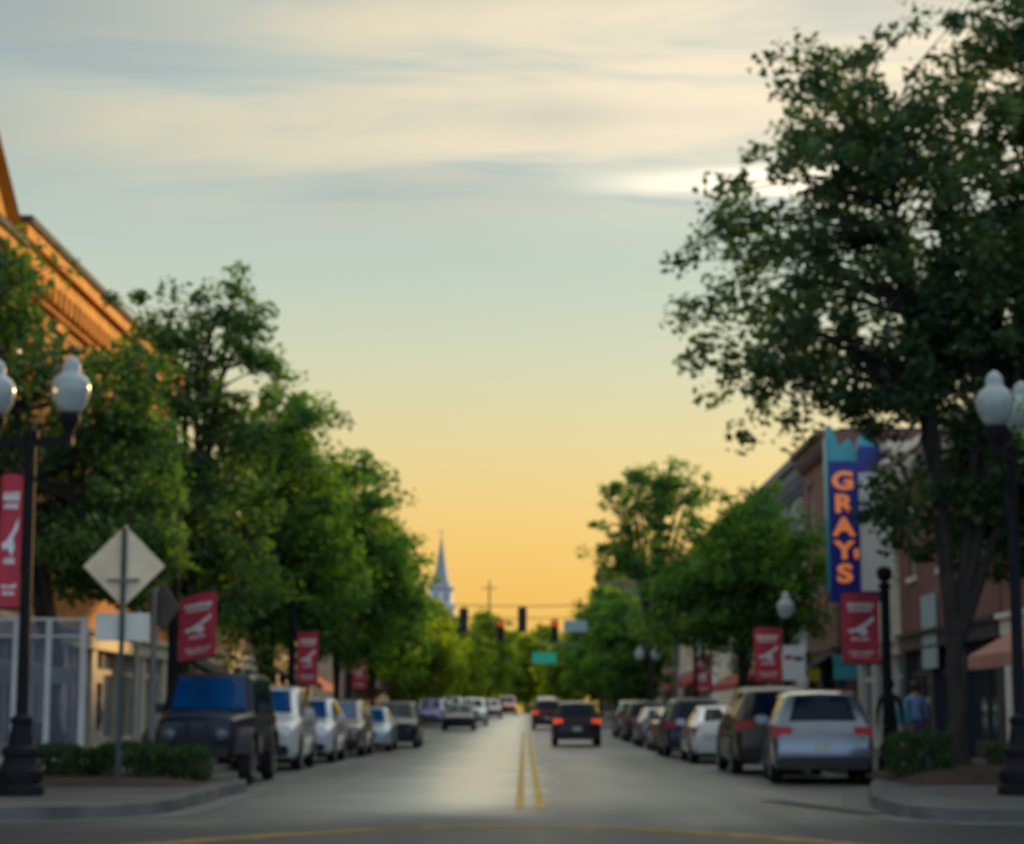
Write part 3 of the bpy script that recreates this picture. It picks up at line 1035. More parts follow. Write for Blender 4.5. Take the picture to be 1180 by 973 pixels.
make_tree('street_tree', 'leafy mid green tree above the parked jeep on the left', (-7.0, 54.5, 0.15),
          [(0, 0, 6.2, 2.6, 2.3, 2.9), (1.2, 0, 4.7, 1.8, 1.7, 1.7), (0.4, 0, 8.6, 1.6, 1.5, 1.7), (-1.3, 0, 4.8, 1.8, 1.8, 1.7), (0, 0, 3.4, 1.9, 1.6, 0.9)], 0.17, 1.9, LEAF_MD, 640, 60, 0.19, 0.43, 13, gap=0.06)
make_tree('street_tree', 'rounded bright green tree overhanging the left parked cars', (-6.6, 71, 0.15),
          [(0.2, 0, 6.4, 2.6, 2.4, 3.1), (1.5, 0, 5.4, 1.8, 1.9, 2.3), (0.1, 0, 9.0, 1.6, 1.6, 1.6), (-1.2, 0, 5.0, 1.8, 1.8, 1.9), (0.2, 0, 3.5, 2.1, 1.7, 0.9)], 0.17, 1.9, LEAF_MD, 620, 56, 0.21, 0.46, 14, gap=0.05)
make_tree('street_tree', 'farther green tree left of the white steeple', (-7.0, 93, gz(93) + 0.1),
          [(0.2, 0, 6.2, 2.5, 2.4, 3.2), (1.3, 0, 4.9, 1.7, 1.9, 2.1), (0, 0, 8.6, 1.5, 1.5, 1.9), (0, 0, 3.4, 2.0, 1.6, 0.9)], 0.17, 1.9, LEAF_MD, 480, 50, 0.24, 0.5, 15, gap=0.05)
# right trees
make_tree('street_tree', 'dense bushy green tree left of the vertical sign on the right', (6.7, 62, 0.15),
          [(0, 0, 5.2, 2.7, 2.5, 2.6), (-1.3, 0, 4.2, 1.8, 1.9, 1.7), (0.8, 0, 6.0, 1.9, 1.8, 2.0), (1.4, 0, 4.0, 1.4, 1.6, 1.3)], 0.17, 1.9, LEAF_MD, 640, 56, 0.19, 0.42, 16, gap=0.02)
make_tree('street_tree', 'tall sparse tree with sky showing through its branches on the right', (6.6, 104, gz(104) + 0.1),
          [(0.2, 0, 11.9, 2.9, 2.2, 2.2), (-1.9, 0, 9.4, 1.7, 1.6, 2.1), (1.5, 0, 12.6, 2.0, 1.6, 1.5), (0.6, 0, 8.6, 2.8, 2, 2.0)], 0.2, 4.0, LEAF_MD, 320, 46, 0.24, 0.46, 17, gap=0.15, limbs=10)
# more trees further on: two built kinds, copied
far = [('LT', -7.2, 128, 1.05), ('LT', -6.9, 158, 0.92), ('MD', 6.6, 126, 1.0), ('MD', 6.9, 150, 1.1), ('MD', 5.9, 176, 1.15), ('LT', -6.8, 190, 1.2),
       ('LT', -4.4, 238, 1.35), ('LT', 0.4, 262, 1.25), ('LT', 5.4, 246, 1.2), ('MD', 9.0, 215, 1.5), ('LT', -9.5, 262, 1.5), ('LT', -14.0, 300, 1.6),
       ('LT', 3.0, 300, 1.5), ('MD', 11.5, 290, 1.6), ('LT', -1.6, 312, 1.45), ('LT', -20, 285, 1.5)]
farlab = ['lime green tree at the left crossing, right of the dark parked cars', 'lime green tree just past the left signal on the left kerb',
          'dark green tree behind the twin globe lamp on the right', 'dark green tree behind the small white and blue hanging sign', 'dark green tree right of the green street name sign',
          'dark green tree far on the left kerb under the steeple', 'bright lime tree at the far end directly below the left dark signal', 'bright lime tree closing the end of the road',
          'lime tree between the two lit red signals at the far end', 'tall dark tree below the far brown brick block', 'lime tree below the white steeple at the far left end',
          'lime tree at the foot of the church', 'pale lime treetop behind the right lit signal', 'dark treetop in front of the far brown block', 'lime treetop under the span wire at the end of the road',
          'lime tree beside the church, left of the steeple']
protos = {}
for i, (kd, x, y, s) in enumerate(far):
    if kd not in protos:
        o = make_tree('roadside_tree', farlab[i], (x, y, gz(y)), [(0, 0, 4.9, 2.8, 2.6, 2.8), (1.3, 0.3, 3.6, 1.9, 1.9, 2.1), (-1.4, -0.3, 3.7, 1.9, 1.9, 2.1), (0.2, 0, 7.2, 1.7, 1.6, 1.5), (0, 0, 2.2, 2.2, 2.0, 1.2)],
                      0.18, 1.2, LEAF_LT if kd == 'LT' else LEAF_MD, 400, 46, 0.32, 0.55, 31 if kd == 'LT' else 37, gap=-0.02, group='trees at the far end of the street')
        protos[kd] = o
    else:
        o = copy_tree(protos[kd])
        o['label'] = farlab[i]
    o.location = (x, y, gz(y) + 0.05)
    o.scale = (s, s, s * (1.0 + 0.08 * math.sin(i * 2.3)))
    o.rotation_euler = (0, 0, i * 1.9)


# the wood that closes the view
rngw = np.random.default_rng(77)
wc = []
for i in range(4200):
    x = rngw.uniform(-110, 110)
    y = rngw.uniform(335, 430)
    top = 10 + 4.5 * noise.noise((x * 0.09, y * 0.05, 1.0)) + 3 * noise.noise((x * 0.25, y * 0.1, 4.0)) + (y - 345) * 0.04
    wc.append((x, y, gz(y) + max(0.6, top * rngw.random() ** 0.7)))
wood = link('distant_wood', leaf_mesh('distant_wood', wc, [1.5] * len(wc), 26, 0.95, rngw), None, LEAF_LT)
tag(wood, 'far wood of lime and dark green treetops closing the end of the street', 'wood', kind='stuff')


# hedges and shrubs in the planting beds
def hedge(label, x0, x1, y0, y1, z0, h, seed, group='clipped hedges in the corner beds'):
    rng = np.random.default_rng(seed)
    root = empty('hedge', ((x0 + x1) / 2, (y0 + y1) / 2, z0), 0, label, 'hedge', group)
    w, d_ = (x1 - x0) / 2, (y1 - y0) / 2
    n = int(260 * w * d_ * h * 4) + 60
    cs = []
    for _ in range(n):
        p = rng.random(3) * 2 - 1
        k = rng.integers(0, 3)
        if rng.random() < 0.75:
            p[k] = math.copysign(1, p[k]) if k != 2 else 1
        p *= 0.9
        p *= 1 - 0.12 * (abs(p[0]) * abs(p[1]))
        cs.append((p[0] * w, p[1] * d_, h * (0.5 + 0.5 * p[2]) + 0.05 * noise.noise((p[0] * 3 + seed, p[1] * 3, 0))))
    me = leaf_mesh('foliage', cs, [0.1] * n, 26, 0.055, rng, 0.9)
    link('foliage', me, root, LEAF_HEDGE)
    st = MB()
    for i in range(6):
        a, b = (rng.random(2) * 2 - 1) * 0.7
        st.tube([(a * w, b * d_, -0.1), (a * w * 1.1, b * d_ * 1.1, h * 0.8)], [0.02, 0.006], 5)
    st.build('stems', M_BARK, root)


hedge('rounded dark hedge at the foot of the diamond sign pole', -6.75, -5.75, 31.6, 32.9, 0.24, 0.52, 1)
hedge('lighter green hedge end in front of the parked jeep', -5.65, -5.1, 31.9, 33.0, 0.2, 0.50, 2)
hedge('dark hedge just right of the left lamp base', -8.1, -7.05, 31.5, 32.8, 0.24, 0.48, 3)
hedge('tiny dark shrub between the two left hedges', -7.0, -6.8, 32.0, 32.6, 0.24, 0.42, 4)
hedge('spreading green hedge left of the big tree trunk', 5.95, 6.95, 32.4, 33.8, 0.28, 0.62, 5)
hedge('low dark hedge right of the big tree trunk', 7.75, 8.6, 33.0, 34.2, 0.34, 0.36, 6)

# ------------------------------------------------------------------ street lamps
M_IRON = mat('black cast iron', (0.010, 0.011, 0.014), 0.65, 0.0, var=0.3, scale=4, spec=0.15)
M_GLOBE = mat('frosted lamp globe', (0.46, 0.54, 0.53), 0.22, var=0.08, scale=2, spec=0.6)
M_GLOBE.node_tree.nodes['Principled BSDF'].inputs['Transmission Weight'].default_value = 0.25
M_GLOBE.node_tree.nodes['Principled BSDF'].inputs['Subsurface Weight'].default_value = 0.0
GLOBE_PROF = [(0.12, 0.0), (0.17, 0.05), (0.235, 0.17), (0.27, 0.31), (0.265, 0.42), (0.225, 0.50), (0.15, 0.555), (0.125, 0.60), (0.13, 0.66), (0.105, 0.73), (0.06, 0.78), (0.012, 0.81)]


def base_prof(k=1.0):
    return [(0.33, 0.0), (0.33, 0.12), (0.29, 0.16), (0.31, 0.22), (0.31, 0.33), (0.26, 0.37), (0.22, 0.52), (0.25, 0.55), (0.25, 0.62), (0.17, 0.68), (0.13, 0.95), (0.15, 0.98), (0.15, 1.03), (0.09, 1.08)]


def double_lamp(label, loc, rz, arm_z, half, gs=1.0):
    root = empty('street_lamp', loc, rz, label, 'street lamp', 'double globe lamps at the corner')
    MB().lathe(base_prof(), n=20).build('base', M_IRON, root, smooth=40)
    MB().lathe([(0.085, 1.083), (0.07, arm_z - 0.2), (0.075, arm_z + 0.05), (0.1, arm_z + 0.06), (0.1, arm_z + 0.16), (0.03, arm_z + 0.2), (0.012, arm_z + 0.38)], n=16).build('pole', M_IRON, root, smooth=40)
    a = MB()
    a.cbox((0, 0, arm_z), (half * 2 + 0.12, 0.09, 0.10))
    for s in (-1, 1):
        a.tube([(s * 0.05, 0, arm_z - 0.55), (s * 0.2, 0, arm_z - 0.30), (s * half * 0.9, 0, arm_z - 0.06)], 0.022, 6)
    a.build('arm', M_IRON, root)
    for s in (-1, 1):
        h = MB().lathe([(0.05, arm_z - 0.02), (0.06, arm_z + 0.12), (0.10, arm_z + 0.2), (0.15, arm_z + 0.3), (0.15, arm_z + 0.36), (0.12, arm_z + 0.38)], (s * half, 0, 0), 16).build('lamp_holder', M_IRON, root, smooth=40)
        MB().lathe([(r * gs, z * gs + arm_z + 0.383) for r, z in GLOBE_PROF], (s * half, 0, 0), 24).build('globe', M_GLOBE, h, smooth=60)
    return root


double_lamp('black street lamp with two globes at left edge, red banner on it', (-6.80, 27.2, 0.15), R(-12), 4.80, 0.56)
double_lamp('black street lamp with two globes at right edge beside the big tree', (6.74, 27.4, 0.15), R(56), 4.60, 0.52, 0.95)


def single_lamp(label, loc, h=4.3, globe=True, group='single globe lamps along the kerb'):
    root = empty('lamp_post', loc, 0, label, 'lamp post', group)
    MB().lathe([(r * 0.7, z * 0.8) for r, z in base_prof()], n=16).build('base', M_IRON, root, smooth=40)
    if globe:
        MB().lathe([(0.06, 0.867), (0.05, h - 0.95), (0.09, h - 0.9), (0.13, h - 0.75), (0.10, h - 0.7)], n=12).build('pole', M_IRON, root, smooth=40)
        MB().lathe([(r * 0.86, z * 0.86 + h - 0.697) for r, z in GLOBE_PROF], n=20).build('globe', M_GLOBE, root, smooth=60)
    else:
        MB().lathe([(0.10, 0.867), (0.09, h - 0.3), (0.12, h - 0.28), (0.12, h - 0.2), (0.05, h - 0.17), (0.13, h - 0.10), (0.155, h), (0.13, h + 0.1), (0.02, h + 0.15)], n=14).build('pole', M_IRON, root, smooth=40)
    return root


single_lamp('black post with ball finial carrying the large right red banner', (6.90, 38.2, 0.15), 3.75, False, 'banner posts')
single_lamp('black lamp post with one white globe and red banner, right of the bushy tree', (6.85, 52.3, 0.15), 4.25)
single_lamp('black post carrying the slanted left red banner above the jeep', (-6.72, 38.3, 0.15), 3.8, False, 'banner posts')
single_lamp('slim lamp post carrying the second left banner', (-6.15, 53, 0.15), 4.3, False, 'banner posts')
single_lamp('slim post carrying the small third left banner', (-6.9, 79, 0.2), 4.3, False, 'banner posts')
single_lamp('lamp post with one globe and small far red banner on the right', (6.75, 79, 0.2), 4.3)
r_ = empty('street_lamp', (6.35, 103, gz(103) + 0.1), R(0), 'distant twin globe lamp on the right by the dark trees', 'street lamp', 'double globe lamps farther on')
MB().lathe([(0.2, 0), (0.2, 0.4), (0.09, 0.7), (0.06, 3.5), (0.05, 3.9)], n=12).build('pole', M_IRON, r_, smooth=40)
MB().cbox((0, 0, 3.55), (1.0, 0.07, 0.07)).build('arm', M_IRON, r_)
for s in (-0.42, 0.42):
    MB().lathe([(r * 0.9, z * 0.9 + 3.59) for r, z in GLOBE_PROF], (s, 0, 0), 16).build('globe', M_GLOBE, r_, smooth=60)

# ------------------------------------------------------------------ banners
M_RED = mat('red banner cloth', (0.48, 0.035, 0.06), 0.75, var=0.12, scale=3)
M_MARK = mat('white banner print', (0.75, 0.74, 0.74), 0.75)


def banner(label, x, y, z0, z1, w, side, rz=0.0, slant=0.0, group='red banners on the lamp posts'):
    """x: pole side edge; cloth extends from the post by side*w"""
    root = empty('banner', (x, y, z0), rz, label, 'banner', group)
    h = z1 - z0
    nx, nz_ = 8, 12

    def P(u, v, off=0.0):
        return (side * u * w, off + 0.035 * math.sin(u * 5 + v * 2) * (0.3 + 0.7 * u), v * h + slant * h * u * side)
    m = MB()
    for sgn in (-1, 1):
        vv = [P(i / nx, j / nz_, sgn * 0.004) for j in range(nz_ + 1) for i in range(nx + 1)]
        m.add(vv, [(j * (nx + 1) + i, j * (nx + 1) + i + 1, (j + 1) * (nx + 1) + i + 1, (j + 1) * (nx + 1) + i) for j in range(nz_) for i in range(nx)])
    m.build('cloth', M_RED, root, smooth=60)
    # rows of lettering too small and soft to read, as little strokes
    rr = random.Random(len(label) * 7 + int(y))
    for (v0, v1, u0, u1) in ((0.80, 0.86, 0.14, 0.86), (0.74, 0.775, 0.2, 0.8), (0.33, 0.37, 0.28, 0.7), (0.15, 0.175, 0.18, 0.82), (0.10, 0.12, 0.25, 0.75)):
        u = u0
        k = MB()
        lo_, hi_, us = [], [], []
        while u < u1:
            s_ = rr.uniform(0.03, 0.06)
            tall = v1 + rr.uniform(-0.008, 0.014)
            us += [u, u + s_, u + s_ + 0.001, u + s_ + 0.016]
            hi_ += [tall, tall, v0 + (v1 - v0) * 0.45, v0 + (v1 - v0) * 0.45]
            lo_ += [v0, v0, v0 + (v1 - v0) * 0.30, v0 + (v1 - v0) * 0.30]
            u += s_ + 0.017
        n_ = len(us)
        k.add([P(a_, b_, -0.009) for a_, b_ in zip(us, lo_)] + [P(a_, b_, -0.009) for a_, b_ in zip(us, hi_)], [(i, i + 1, n_ + i + 1, n_ + i) for i in range(n_ - 1)])
        k.build('lettering', M_MARK, root)
    k = MB()
    # broad brushed sweep emblem
    if side > 0:
        S = [(0.15, 0.48), (0.35, 0.50), (0.60, 0.575), (0.86, 0.68), (0.84, 0.60), (0.62, 0.52), (0.70, 0.45), (0.60, 0.39), (0.48, 0.42), (0.40, 0.45), (0.2, 0.43)]
    else:
        S = [(0.85, 0.48), (0.65, 0.50), (0.40, 0.575), (0.14, 0.68), (0.16, 0.60), (0.38, 0.52), (0.30, 0.45), (0.40, 0.39), (0.52, 0.42), (0.60, 0.45), (0.8, 0.43)]
    k.add([P(u, v, -0.010) for u, v in S], [tuple(range(len(S)))])
    k.build('emblem', M_MARK, root)
    for v in (0.0, 1.0):
        MB().tube([P(-0.12, v), P(1.04, v)], 0.018, 6).build('rod', M_IRON, root)
    return root


banner('tall narrow red banner hanging on the near left lamp', -6.88, 27.15, 2.66, 4.50, 0.30, -1, R(0))
banner('large red banner on the black ball topped post on the right', 6.78, 38.2, 2.18, 3.52, 0.72, -1)
banner('red banner left of the single white globe lamp', 6.72, 52.3, 2.05, 3.46, 0.72, -1)
banner('slanted red banner with white sweep above the parked jeep', -6.62, 38.3, 2.20, 3.45, 0.72, 1, 0.0, 0.10)
banner('second red banner on the left, above the white parked cars', -6.0, 53, 2.0, 3.38, 0.55, 1)
banner('third and smallest red banner on the left', -6.8, 79, 2.15, 3.6, 0.62, 1)
banner('far red banner on the right, small above the dark sedans', 6.65, 79, 2.0, 3.45, 0.75, 1)
for i, (x, y) in enumerate(((-6.2, 135), (6.4, 132), (-6.2, 168), (6.3, 160))):
    p_ = empty('banner_post', (x, y, gz(y) + 0.1), 0, ['thin distant banner post on the left kerb by the crossing', 'thin distant banner post on the right kerb by the crossing', 'thinnest far banner post on the left', 'thinnest far banner post on the right'][i], 'banner post', 'banner posts')
    MB().lathe([(0.1, 0), (0.06, 0.8), (0.05, 3.9), (0.1, 4.0), (0.02, 4.1)], n=10).build('pole', M_IRON, p_)
    banner(['distant red banner at the left crossing', 'distant red banner at the right crossing', 'tiny farthest red banner on the left', 'tiny farthest red banner on the right'][i], x + (0.1 if x < 0 else -0.1), y, gz(y) + 2.2, gz(y) + 3.6, 0.8, 1 if x < 0 else -1)

# ------------------------------------------------------------------ sign plates
M_ALU = mat('bare sign aluminium', (0.84, 0.72, 0.50), 0.6, 0.0, var=0.12, scale=2.5)
M_ALU2 = mat('pale sign back', (0.70, 0.74, 0.66), 0.5, 0.0, var=0.1, scale=3)
M_POST = mat('galvanised post', (0.16, 0.17, 0.17), 0.5, 0.6, var=0.15, scale=4)
M_GPOST = mat('green channel post', (0.05, 0.07, 0.065), 0.5, 0.3, var=0.15, scale=4)
s_ = empty('road_sign', (-6.24, 31.0, 0.0), 0, 'diamond road sign seen from its bare back with two plates below', 'road sign')
MB().box(-0.035, 0.035, -0.03, 0.03, 0, 4.15).build('post', M_GPOST, s_)
q = 0.64
MB().add([(0, 0.034, 3.52 - q), (q, 0.034, 3.52), (0, 0.034, 3.52 + q), (-q, 0.034, 3.52), (0, 0.04, 3.52 - q), (q, 0.04, 3.52), (0, 0.04, 3.52 + q), (-q, 0.04, 3.52)],
         [(0, 1, 2, 3), (7, 6, 5, 4), (0, 1, 5, 4), (1, 2, 6, 5), (2, 3, 7, 6), (3, 0, 4, 7)]).build('diamond_plate', M_ALU, s_)
MB().box(-0.42, 0.42, 0.034, 0.04, 2.36, 2.79).build('lower_plate', M_ALU2, s_)
MB().cbox((0, -0.02, 3.3), (0.5, 0.03, 0.04)).build('bracket', M_POST, s_)
s_ = empty('sign_post', (-6.22, 33.6, 0.15), R(-40), 'slim grey post with a small dull sign behind the diamond sign', 'sign post')
MB().lathe([(0.06, 0), (0.05, 3.2)], n=10).build('post', M_POST, s_)
q = 0.42
MB().add([(0.15, 0.055, 2.85 - q), (0.15 + q, 0.055, 2.85), (0.15, 0.055, 2.85 + q), (0.15 - q, 0.055, 2.85), (0.15, 0.062, 2.85 - q), (0.15 + q, 0.062, 2.85), (0.15, 0.062, 2.85 + q), (0.15 - q, 0.062, 2.85)],
         [(0, 1, 2, 3), (7, 6, 5, 4), (0, 1, 5, 4), (1, 2, 6, 5), (2, 3, 7, 6), (3, 0, 4, 7)]).build('plate', M_POST, s_)
# kerbside white sign with a red band on the right
s_ = empty('parking_sign', (6.25, 46.5, 0.15), 0, 'white kerbside sign with red and dark bands beside the right red banner', 'parking sign')
MB().lathe([(0.035, 0), (0.035, 2.75)], n=8).build('post', M_POST, s_)
pl = MB().box(-0.26, 0.26, -0.046, -0.038, 1.85, 2.65).build('plate', M_WHITE, s_, bevel=0.003)
MB().box(-0.22, -0.02, -0.05, -0.048, 2.33, 2.43).build('red_band', M_RED, pl)
MB().box(0.0, 0.21, -0.05, -0.048, 2.30, 2.40).build('dark_band', M_NAVYP, pl)

# made-up glazed screen, standing in for the blur of a passing vehicle
M_SCRGL = bpy.data.materials.new('tinted screen glass')
M_SCRGL.use_nodes = True
_t = M_SCRGL.node_tree
_b = _t.nodes['Principled BSDF']
_b.inputs['Base Color'].default_value = (0.20, 0.24, 0.32, 1)
_b.inputs['Roughness'].default_value = 0.15
_tr = N(_t, 'ShaderNodeBsdfTransparent')
_tr.inputs['Color'].default_value = (0.80, 0.85, 0.92, 1)
_mx = N(_t, 'ShaderNodeMixShader')
_mx.inputs[0].default_value = 0.24
_t.links.new(_tr.outputs[0], _mx.inputs[1]); _t.links.new(_b.outputs[0], _mx.inputs[2])
_t.links.new(_mx.outputs[0], _t.nodes['Material Output'].inputs[0])
M_PALEFR = mat('pale painted steel frame', (0.62, 0.64, 0.64), 0.55, var=0.1, scale=3)
o = empty('standin_screen', (-8.75, 34.05, 0.15), 0, 'made-up pale framed glass screen standing in for a passing vehicle at the left shopfront', 'patio screen')
xs_ = [-1.55, -0.72, 0.10, 0.66, 1.25]
for i in range(4):
    MB().box(xs_[i] + 0.046, xs_[i + 1] - 0.046, -0.008, 0.008, 0.35, 2.62).build('pane', M_SCRGL, o)
for x in xs_:
    MB().box(x - 0.045, x + 0.045, -0.045, 0.045, 0, 2.66).build('post', M_PALEFR, o)
for z, h_, nm in ((2.66, 0.05, 'top_rail'), (2.38, 0.035, 'rail'), (0.30, 0.05, 'bottom_rail')):
    MB().box(-1.6, 1.30, -0.052, -0.047 if nm == 'rail' else 0.052, z, z + h_).build(nm, M_PALEFR, o)
MB().box(-1.6, 1.30, 0.048, 0.07, 1.60, 1.88).build('cream_band', M_CREAM, o)

# the tall vertical shop sign
M_SIGNB = mat('cobalt sign enamel', (0.012, 0.02, 0.26), 0.35, var=0.12, scale=2)
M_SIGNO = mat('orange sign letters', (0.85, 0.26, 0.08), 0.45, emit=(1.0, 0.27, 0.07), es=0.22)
M_TEAL = mat('turquoise sign enamel', (0.05, 0.36, 0.42), 0.4, var=0.15, scale=2)
SG = empty('shop_sign', (9.12, 60.0, 4.55), 0, 'tall vertical blue shop sign with orange stacked letters on the right', 'shop sign')
MB().box(0, 0.06, -0.22, 0.22, 0.28, 4.95).build('edge_panel', M_TEAL, SG)
fr = MB().box(0.063, 0.98, -0.2, 0.2, 0.0, 4.25).build('letter_panel', M_SIGNB, SG)
MB().box(0.984, 1.90, -0.16, 0.16, 0.32, 3.92).build('white_panel', M_WHITE, SG)
MB().box(0.984, 1.96, -0.2, 0.2, 3.925, 4.70).build('top_panel', M_SIGNB, SG)
MB().box(0.984, 1.60, -0.2, 0.2, 0.0, 0.315).build('bottom_panel', M_SIGNB, SG)
cr = MB()
cr.prism([(0.063, 4.253), (0.98, 4.253), (0.98, 4.6), (0.7, 4.95), (0.45, 4.7), (0.2, 5.35), (0.063, 5.35)], -0.1, 0.1)
cr.v = [(x, z, y) for x, y, z in cr.v]
cr.build('crest', M_TEAL, SG)
c2 = MB()
c2.prism([(0.984, 4.703), (1.75, 4.703), (1.3, 5.1), (1.05, 5.0)], -0.1, 0.1)
c2.v = [(x, z, y) for x, y, z in c2.v]
c2.build('crest', M_TEAL, SG)


def text_mesh(s, size, depth, align='CENTER'):
    cu = bpy.data.curves.new('lettering', 'FONT')
    cu.body = s
    cu.size = size
    cu.extrude = depth
    cu.align_x = align
    cu.align_y = 'CENTER'
    cu.offset = 0.035 * size
    ob = bpy.data.objects.new('lettering', cu)
    COL.objects.link(ob)
    dg = bpy.context.evaluated_depsgraph_get()
    me = bpy.data.meshes.new_from_object(ob.evaluated_get(dg))
    bpy.data.objects.remove(ob)
    return me


for i, chx in enumerate('GRAYS'):
    me = text_mesh(chx, 0.74, 0.03)
    o = link('sign_letter', me, fr, M_SIGNO)
    o.location = (0.50, -0.235, 3.62 - i * 0.70)
    o.rotation_euler = (R(90), 0, 0)
    o.scale = (1.22 if chx != 'S' else 1.35, 1, 1)
o = link('sign_letter', text_mesh("'", 0.9, 0.03), fr, M_SIGNO)
o.location = (0.86, -0.235, 3.62 - 3.5 * 0.70)
o.rotation_euler = (R(90), 0, 0)

# small shop signs along the right
def plate_sign(name, label, x, y, z, w, h, m, cat='shop sign', band=None):
    o = empty(name, (x, y, z), 0, label, cat)
    MB().box(-w / 2, w / 2, -0.03, 0.03, -h / 2, h / 2).build('board', m, o, bevel=0.008)
    MB().tube([(w / 2 - 0.05, 0, h / 2 + 0.03), (RF - x - 0.0, 0, h / 2 + 0.03)], 0.02, 6).build('bracket', M_IRON, o)
    return o


plate_sign('hanging_sign', 'teal square hanging sign below the large right banner', 9.85, 61.5, 2.65, 0.75, 0.75, M_TEAL)
plate_sign('hanging_sign', 'tiny yellow hanging sign under the black awning', 9.55, 66.2, 2.5, 0.4, 0.42, mat('yellow sign', (0.5, 0.42, 0.04), 0.5))
o = empty('window_sign', (RF - 0.07, 54.0, 3.75), 0, 'pale blue upper poster on the navy shopfront', 'poster', 'pale posters on the navy shopfront')
MB().cbox((0, 0, 0), (0.05, 1.9, 1.35)).build('board', mat('pale blue poster', (0.34, 0.46, 0.50), 0.5, var=0.12, scale=2), o)
o = empty('window_sign', (RF - 0.07, 54.0, 2.72), 0, 'pale blue lower poster on the navy shopfront', 'poster', 'pale posters on the navy shopfront')
MB().cbox((0, 0, 0), (0.05, 1.9, 0.55)).build('board', MATS['pale blue poster'], o)

# ------------------------------------------------------------------ traffic signals on span wires
M_SIGBK = mat('signal black', (0.012, 0.012, 0.012), 0.5)
M_REDON = mat('signal red lit', (0.6, 0.05, 0.02), 0.4, emit=(1.0, 0.14, 0.03), es=0.4)
M_AMBER = mat('signal amber off', (0.12, 0.06, 0.01), 0.4)
M_GREENOFF = mat('signal green off', (0.01, 0.08, 0.06), 0.4)


def span(label, y, xl, xr, zl, sag):
    o = empty('span_wire', (0, y, gz(y)), 0, label, 'wire', 'span wires over the crossing')
    pts = []
    for i in range(17):
        t = i / 16
        pts.append((xl + (xr - xl) * t, 0, zl - sag * 4 * t * (1 - t)))
    MB().tube(pts, 0.022, 5).build('cable', M_IRON, o)
    po = []
    for x in (xl, xr):
        MB().lathe([(0.14, 0), (0.10, zl + 0.4)], (x, 0, 0), 10).build('pole', M_POST, o)
    return lambda x: zl - sag * 4 * ((x - xl) / (xr - xl)) * (1 - (x - xl) / (xr - xl)) + gz(y)


wz1 = span('nearer cable with its poles carrying the dark signal backs', 90, -8, 8, 6.25, 0.35)
wz2 = span('farther cable with its poles carrying the lit red signals', 106, -8, 8, 6.3, 0.35)


def signal(label, x, y, wz, face, drop=0.12):
    """face -1: lenses towards the camera"""
    top = wz(x) - drop
    o = empty('traffic_signal', (x, y, top), 0, label, 'traffic signal', 'hanging traffic signals')
    MB().box(-0.2, 0.2, -0.12, 0.12, -1.12, 0).build('housing', M_SIGBK, o, bevel=0.03)
    MB().lathe([(0.02, 0.0), (0.02, drop - 0.02)], n=6).build('hanger', M_SIGBK, o)
    for i, m_ in enumerate((M_REDON, M_AMBER, M_GREENOFF)):
        zc = -0.2 - i * 0.36
        l_ = MB().lathe([(0.14, 0.0), (0.13, 0.02), (0.05, 0.045)], (0, face * 0.123, zc), 16, 'Y') if face > 0 else MB().lathe([(0.14, 0.0), (0.13, -0.02), (0.05, -0.045)], (0, -0.123, zc), 16, 'Y')
        l_.build('lens', m_, o)
        vz = MB()
        for k in range(10):
            a0, a1 = math.pi * (-0.15 + 1.3 * k / 10), math.pi * (-0.15 + 1.3 * (k + 1) / 10)
            r0 = 0.16
            vz.add([(r0 * math.cos(a0), face * 0.125, zc + r0 * math.sin(a0)), (r0 * math.cos(a1), face * 0.125, zc + r0 * math.sin(a1)),
                    (r0 * math.cos(a1), face * 0.36, zc + r0 * math.sin(a1)), (r0 * math.cos(a0), face * 0.36, zc + r0 * math.sin(a0))], [(0, 1, 2, 3)])
        vz.build('visor', M_SIGBK, o)
    return o


signal('left dark traffic signal seen from behind, near the steeple', -2.72, 90, wz1, 1)
signal('right dark traffic signal seen from behind, over the road centre', -0.08, 90, wz1, 1, 0.05)
signal('left traffic signal with lit red lens, in the middle of the street', -1.25, 106, wz2, -1, 0.10)
signal('right traffic signal with lit red lens, left of the blue and white sign', 1.62, 106, wz2, -1, 0.10)
o = empty('hanging_sign', (2.72, 106, wz2(2.72) - 0.75), 0, 'small white and pale blue sign hanging right of the right lit signal', 'hanging sign')
MB().box(-0.62, 0.62, -0.015, 0.015, 0.0, 0.6).build('board', mat('pale sign face', (0.40, 0.58, 0.62), 0.5, var=0.1), o, bevel=0.005)
MB().box(-0.4, -0.37, -0.01, 0.01, 0.603, 0.75).box(0.37, 0.4, -0.01, 0.01, 0.603, 0.75).build('hanger', M_IRON, o)
# green street sign on a mast arm
o = empty('mast_arm', (7.0, 158, gz(158)), 0, 'grey mast arm pole reaching over the road under the far trees', 'mast arm')
MB().lathe([(0.18, 0), (0.11, 6.0)], n=12).build('pole', M_POST, o)
MB().tube([(0, 0, 5.4), (-3.0, 0, 5.7), (-6.3, 0, 5.8)], [0.09, 0.07, 0.05], 8).build('arm', M_POST, o)
o = empty('street_sign', (1.6, 157.9, gz(158) + 4.25), 0, 'green street name sign hanging over the road', 'street sign')
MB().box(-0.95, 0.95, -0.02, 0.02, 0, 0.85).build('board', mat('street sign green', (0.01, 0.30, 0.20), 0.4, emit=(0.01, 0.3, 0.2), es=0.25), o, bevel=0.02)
MB().box(-0.6, -0.57, -0.01, 0.01, 0.853, 1.5).box(0.57, 0.6, -0.01, 0.01, 0.853, 1.5).build('hanger', M_IRON, o)
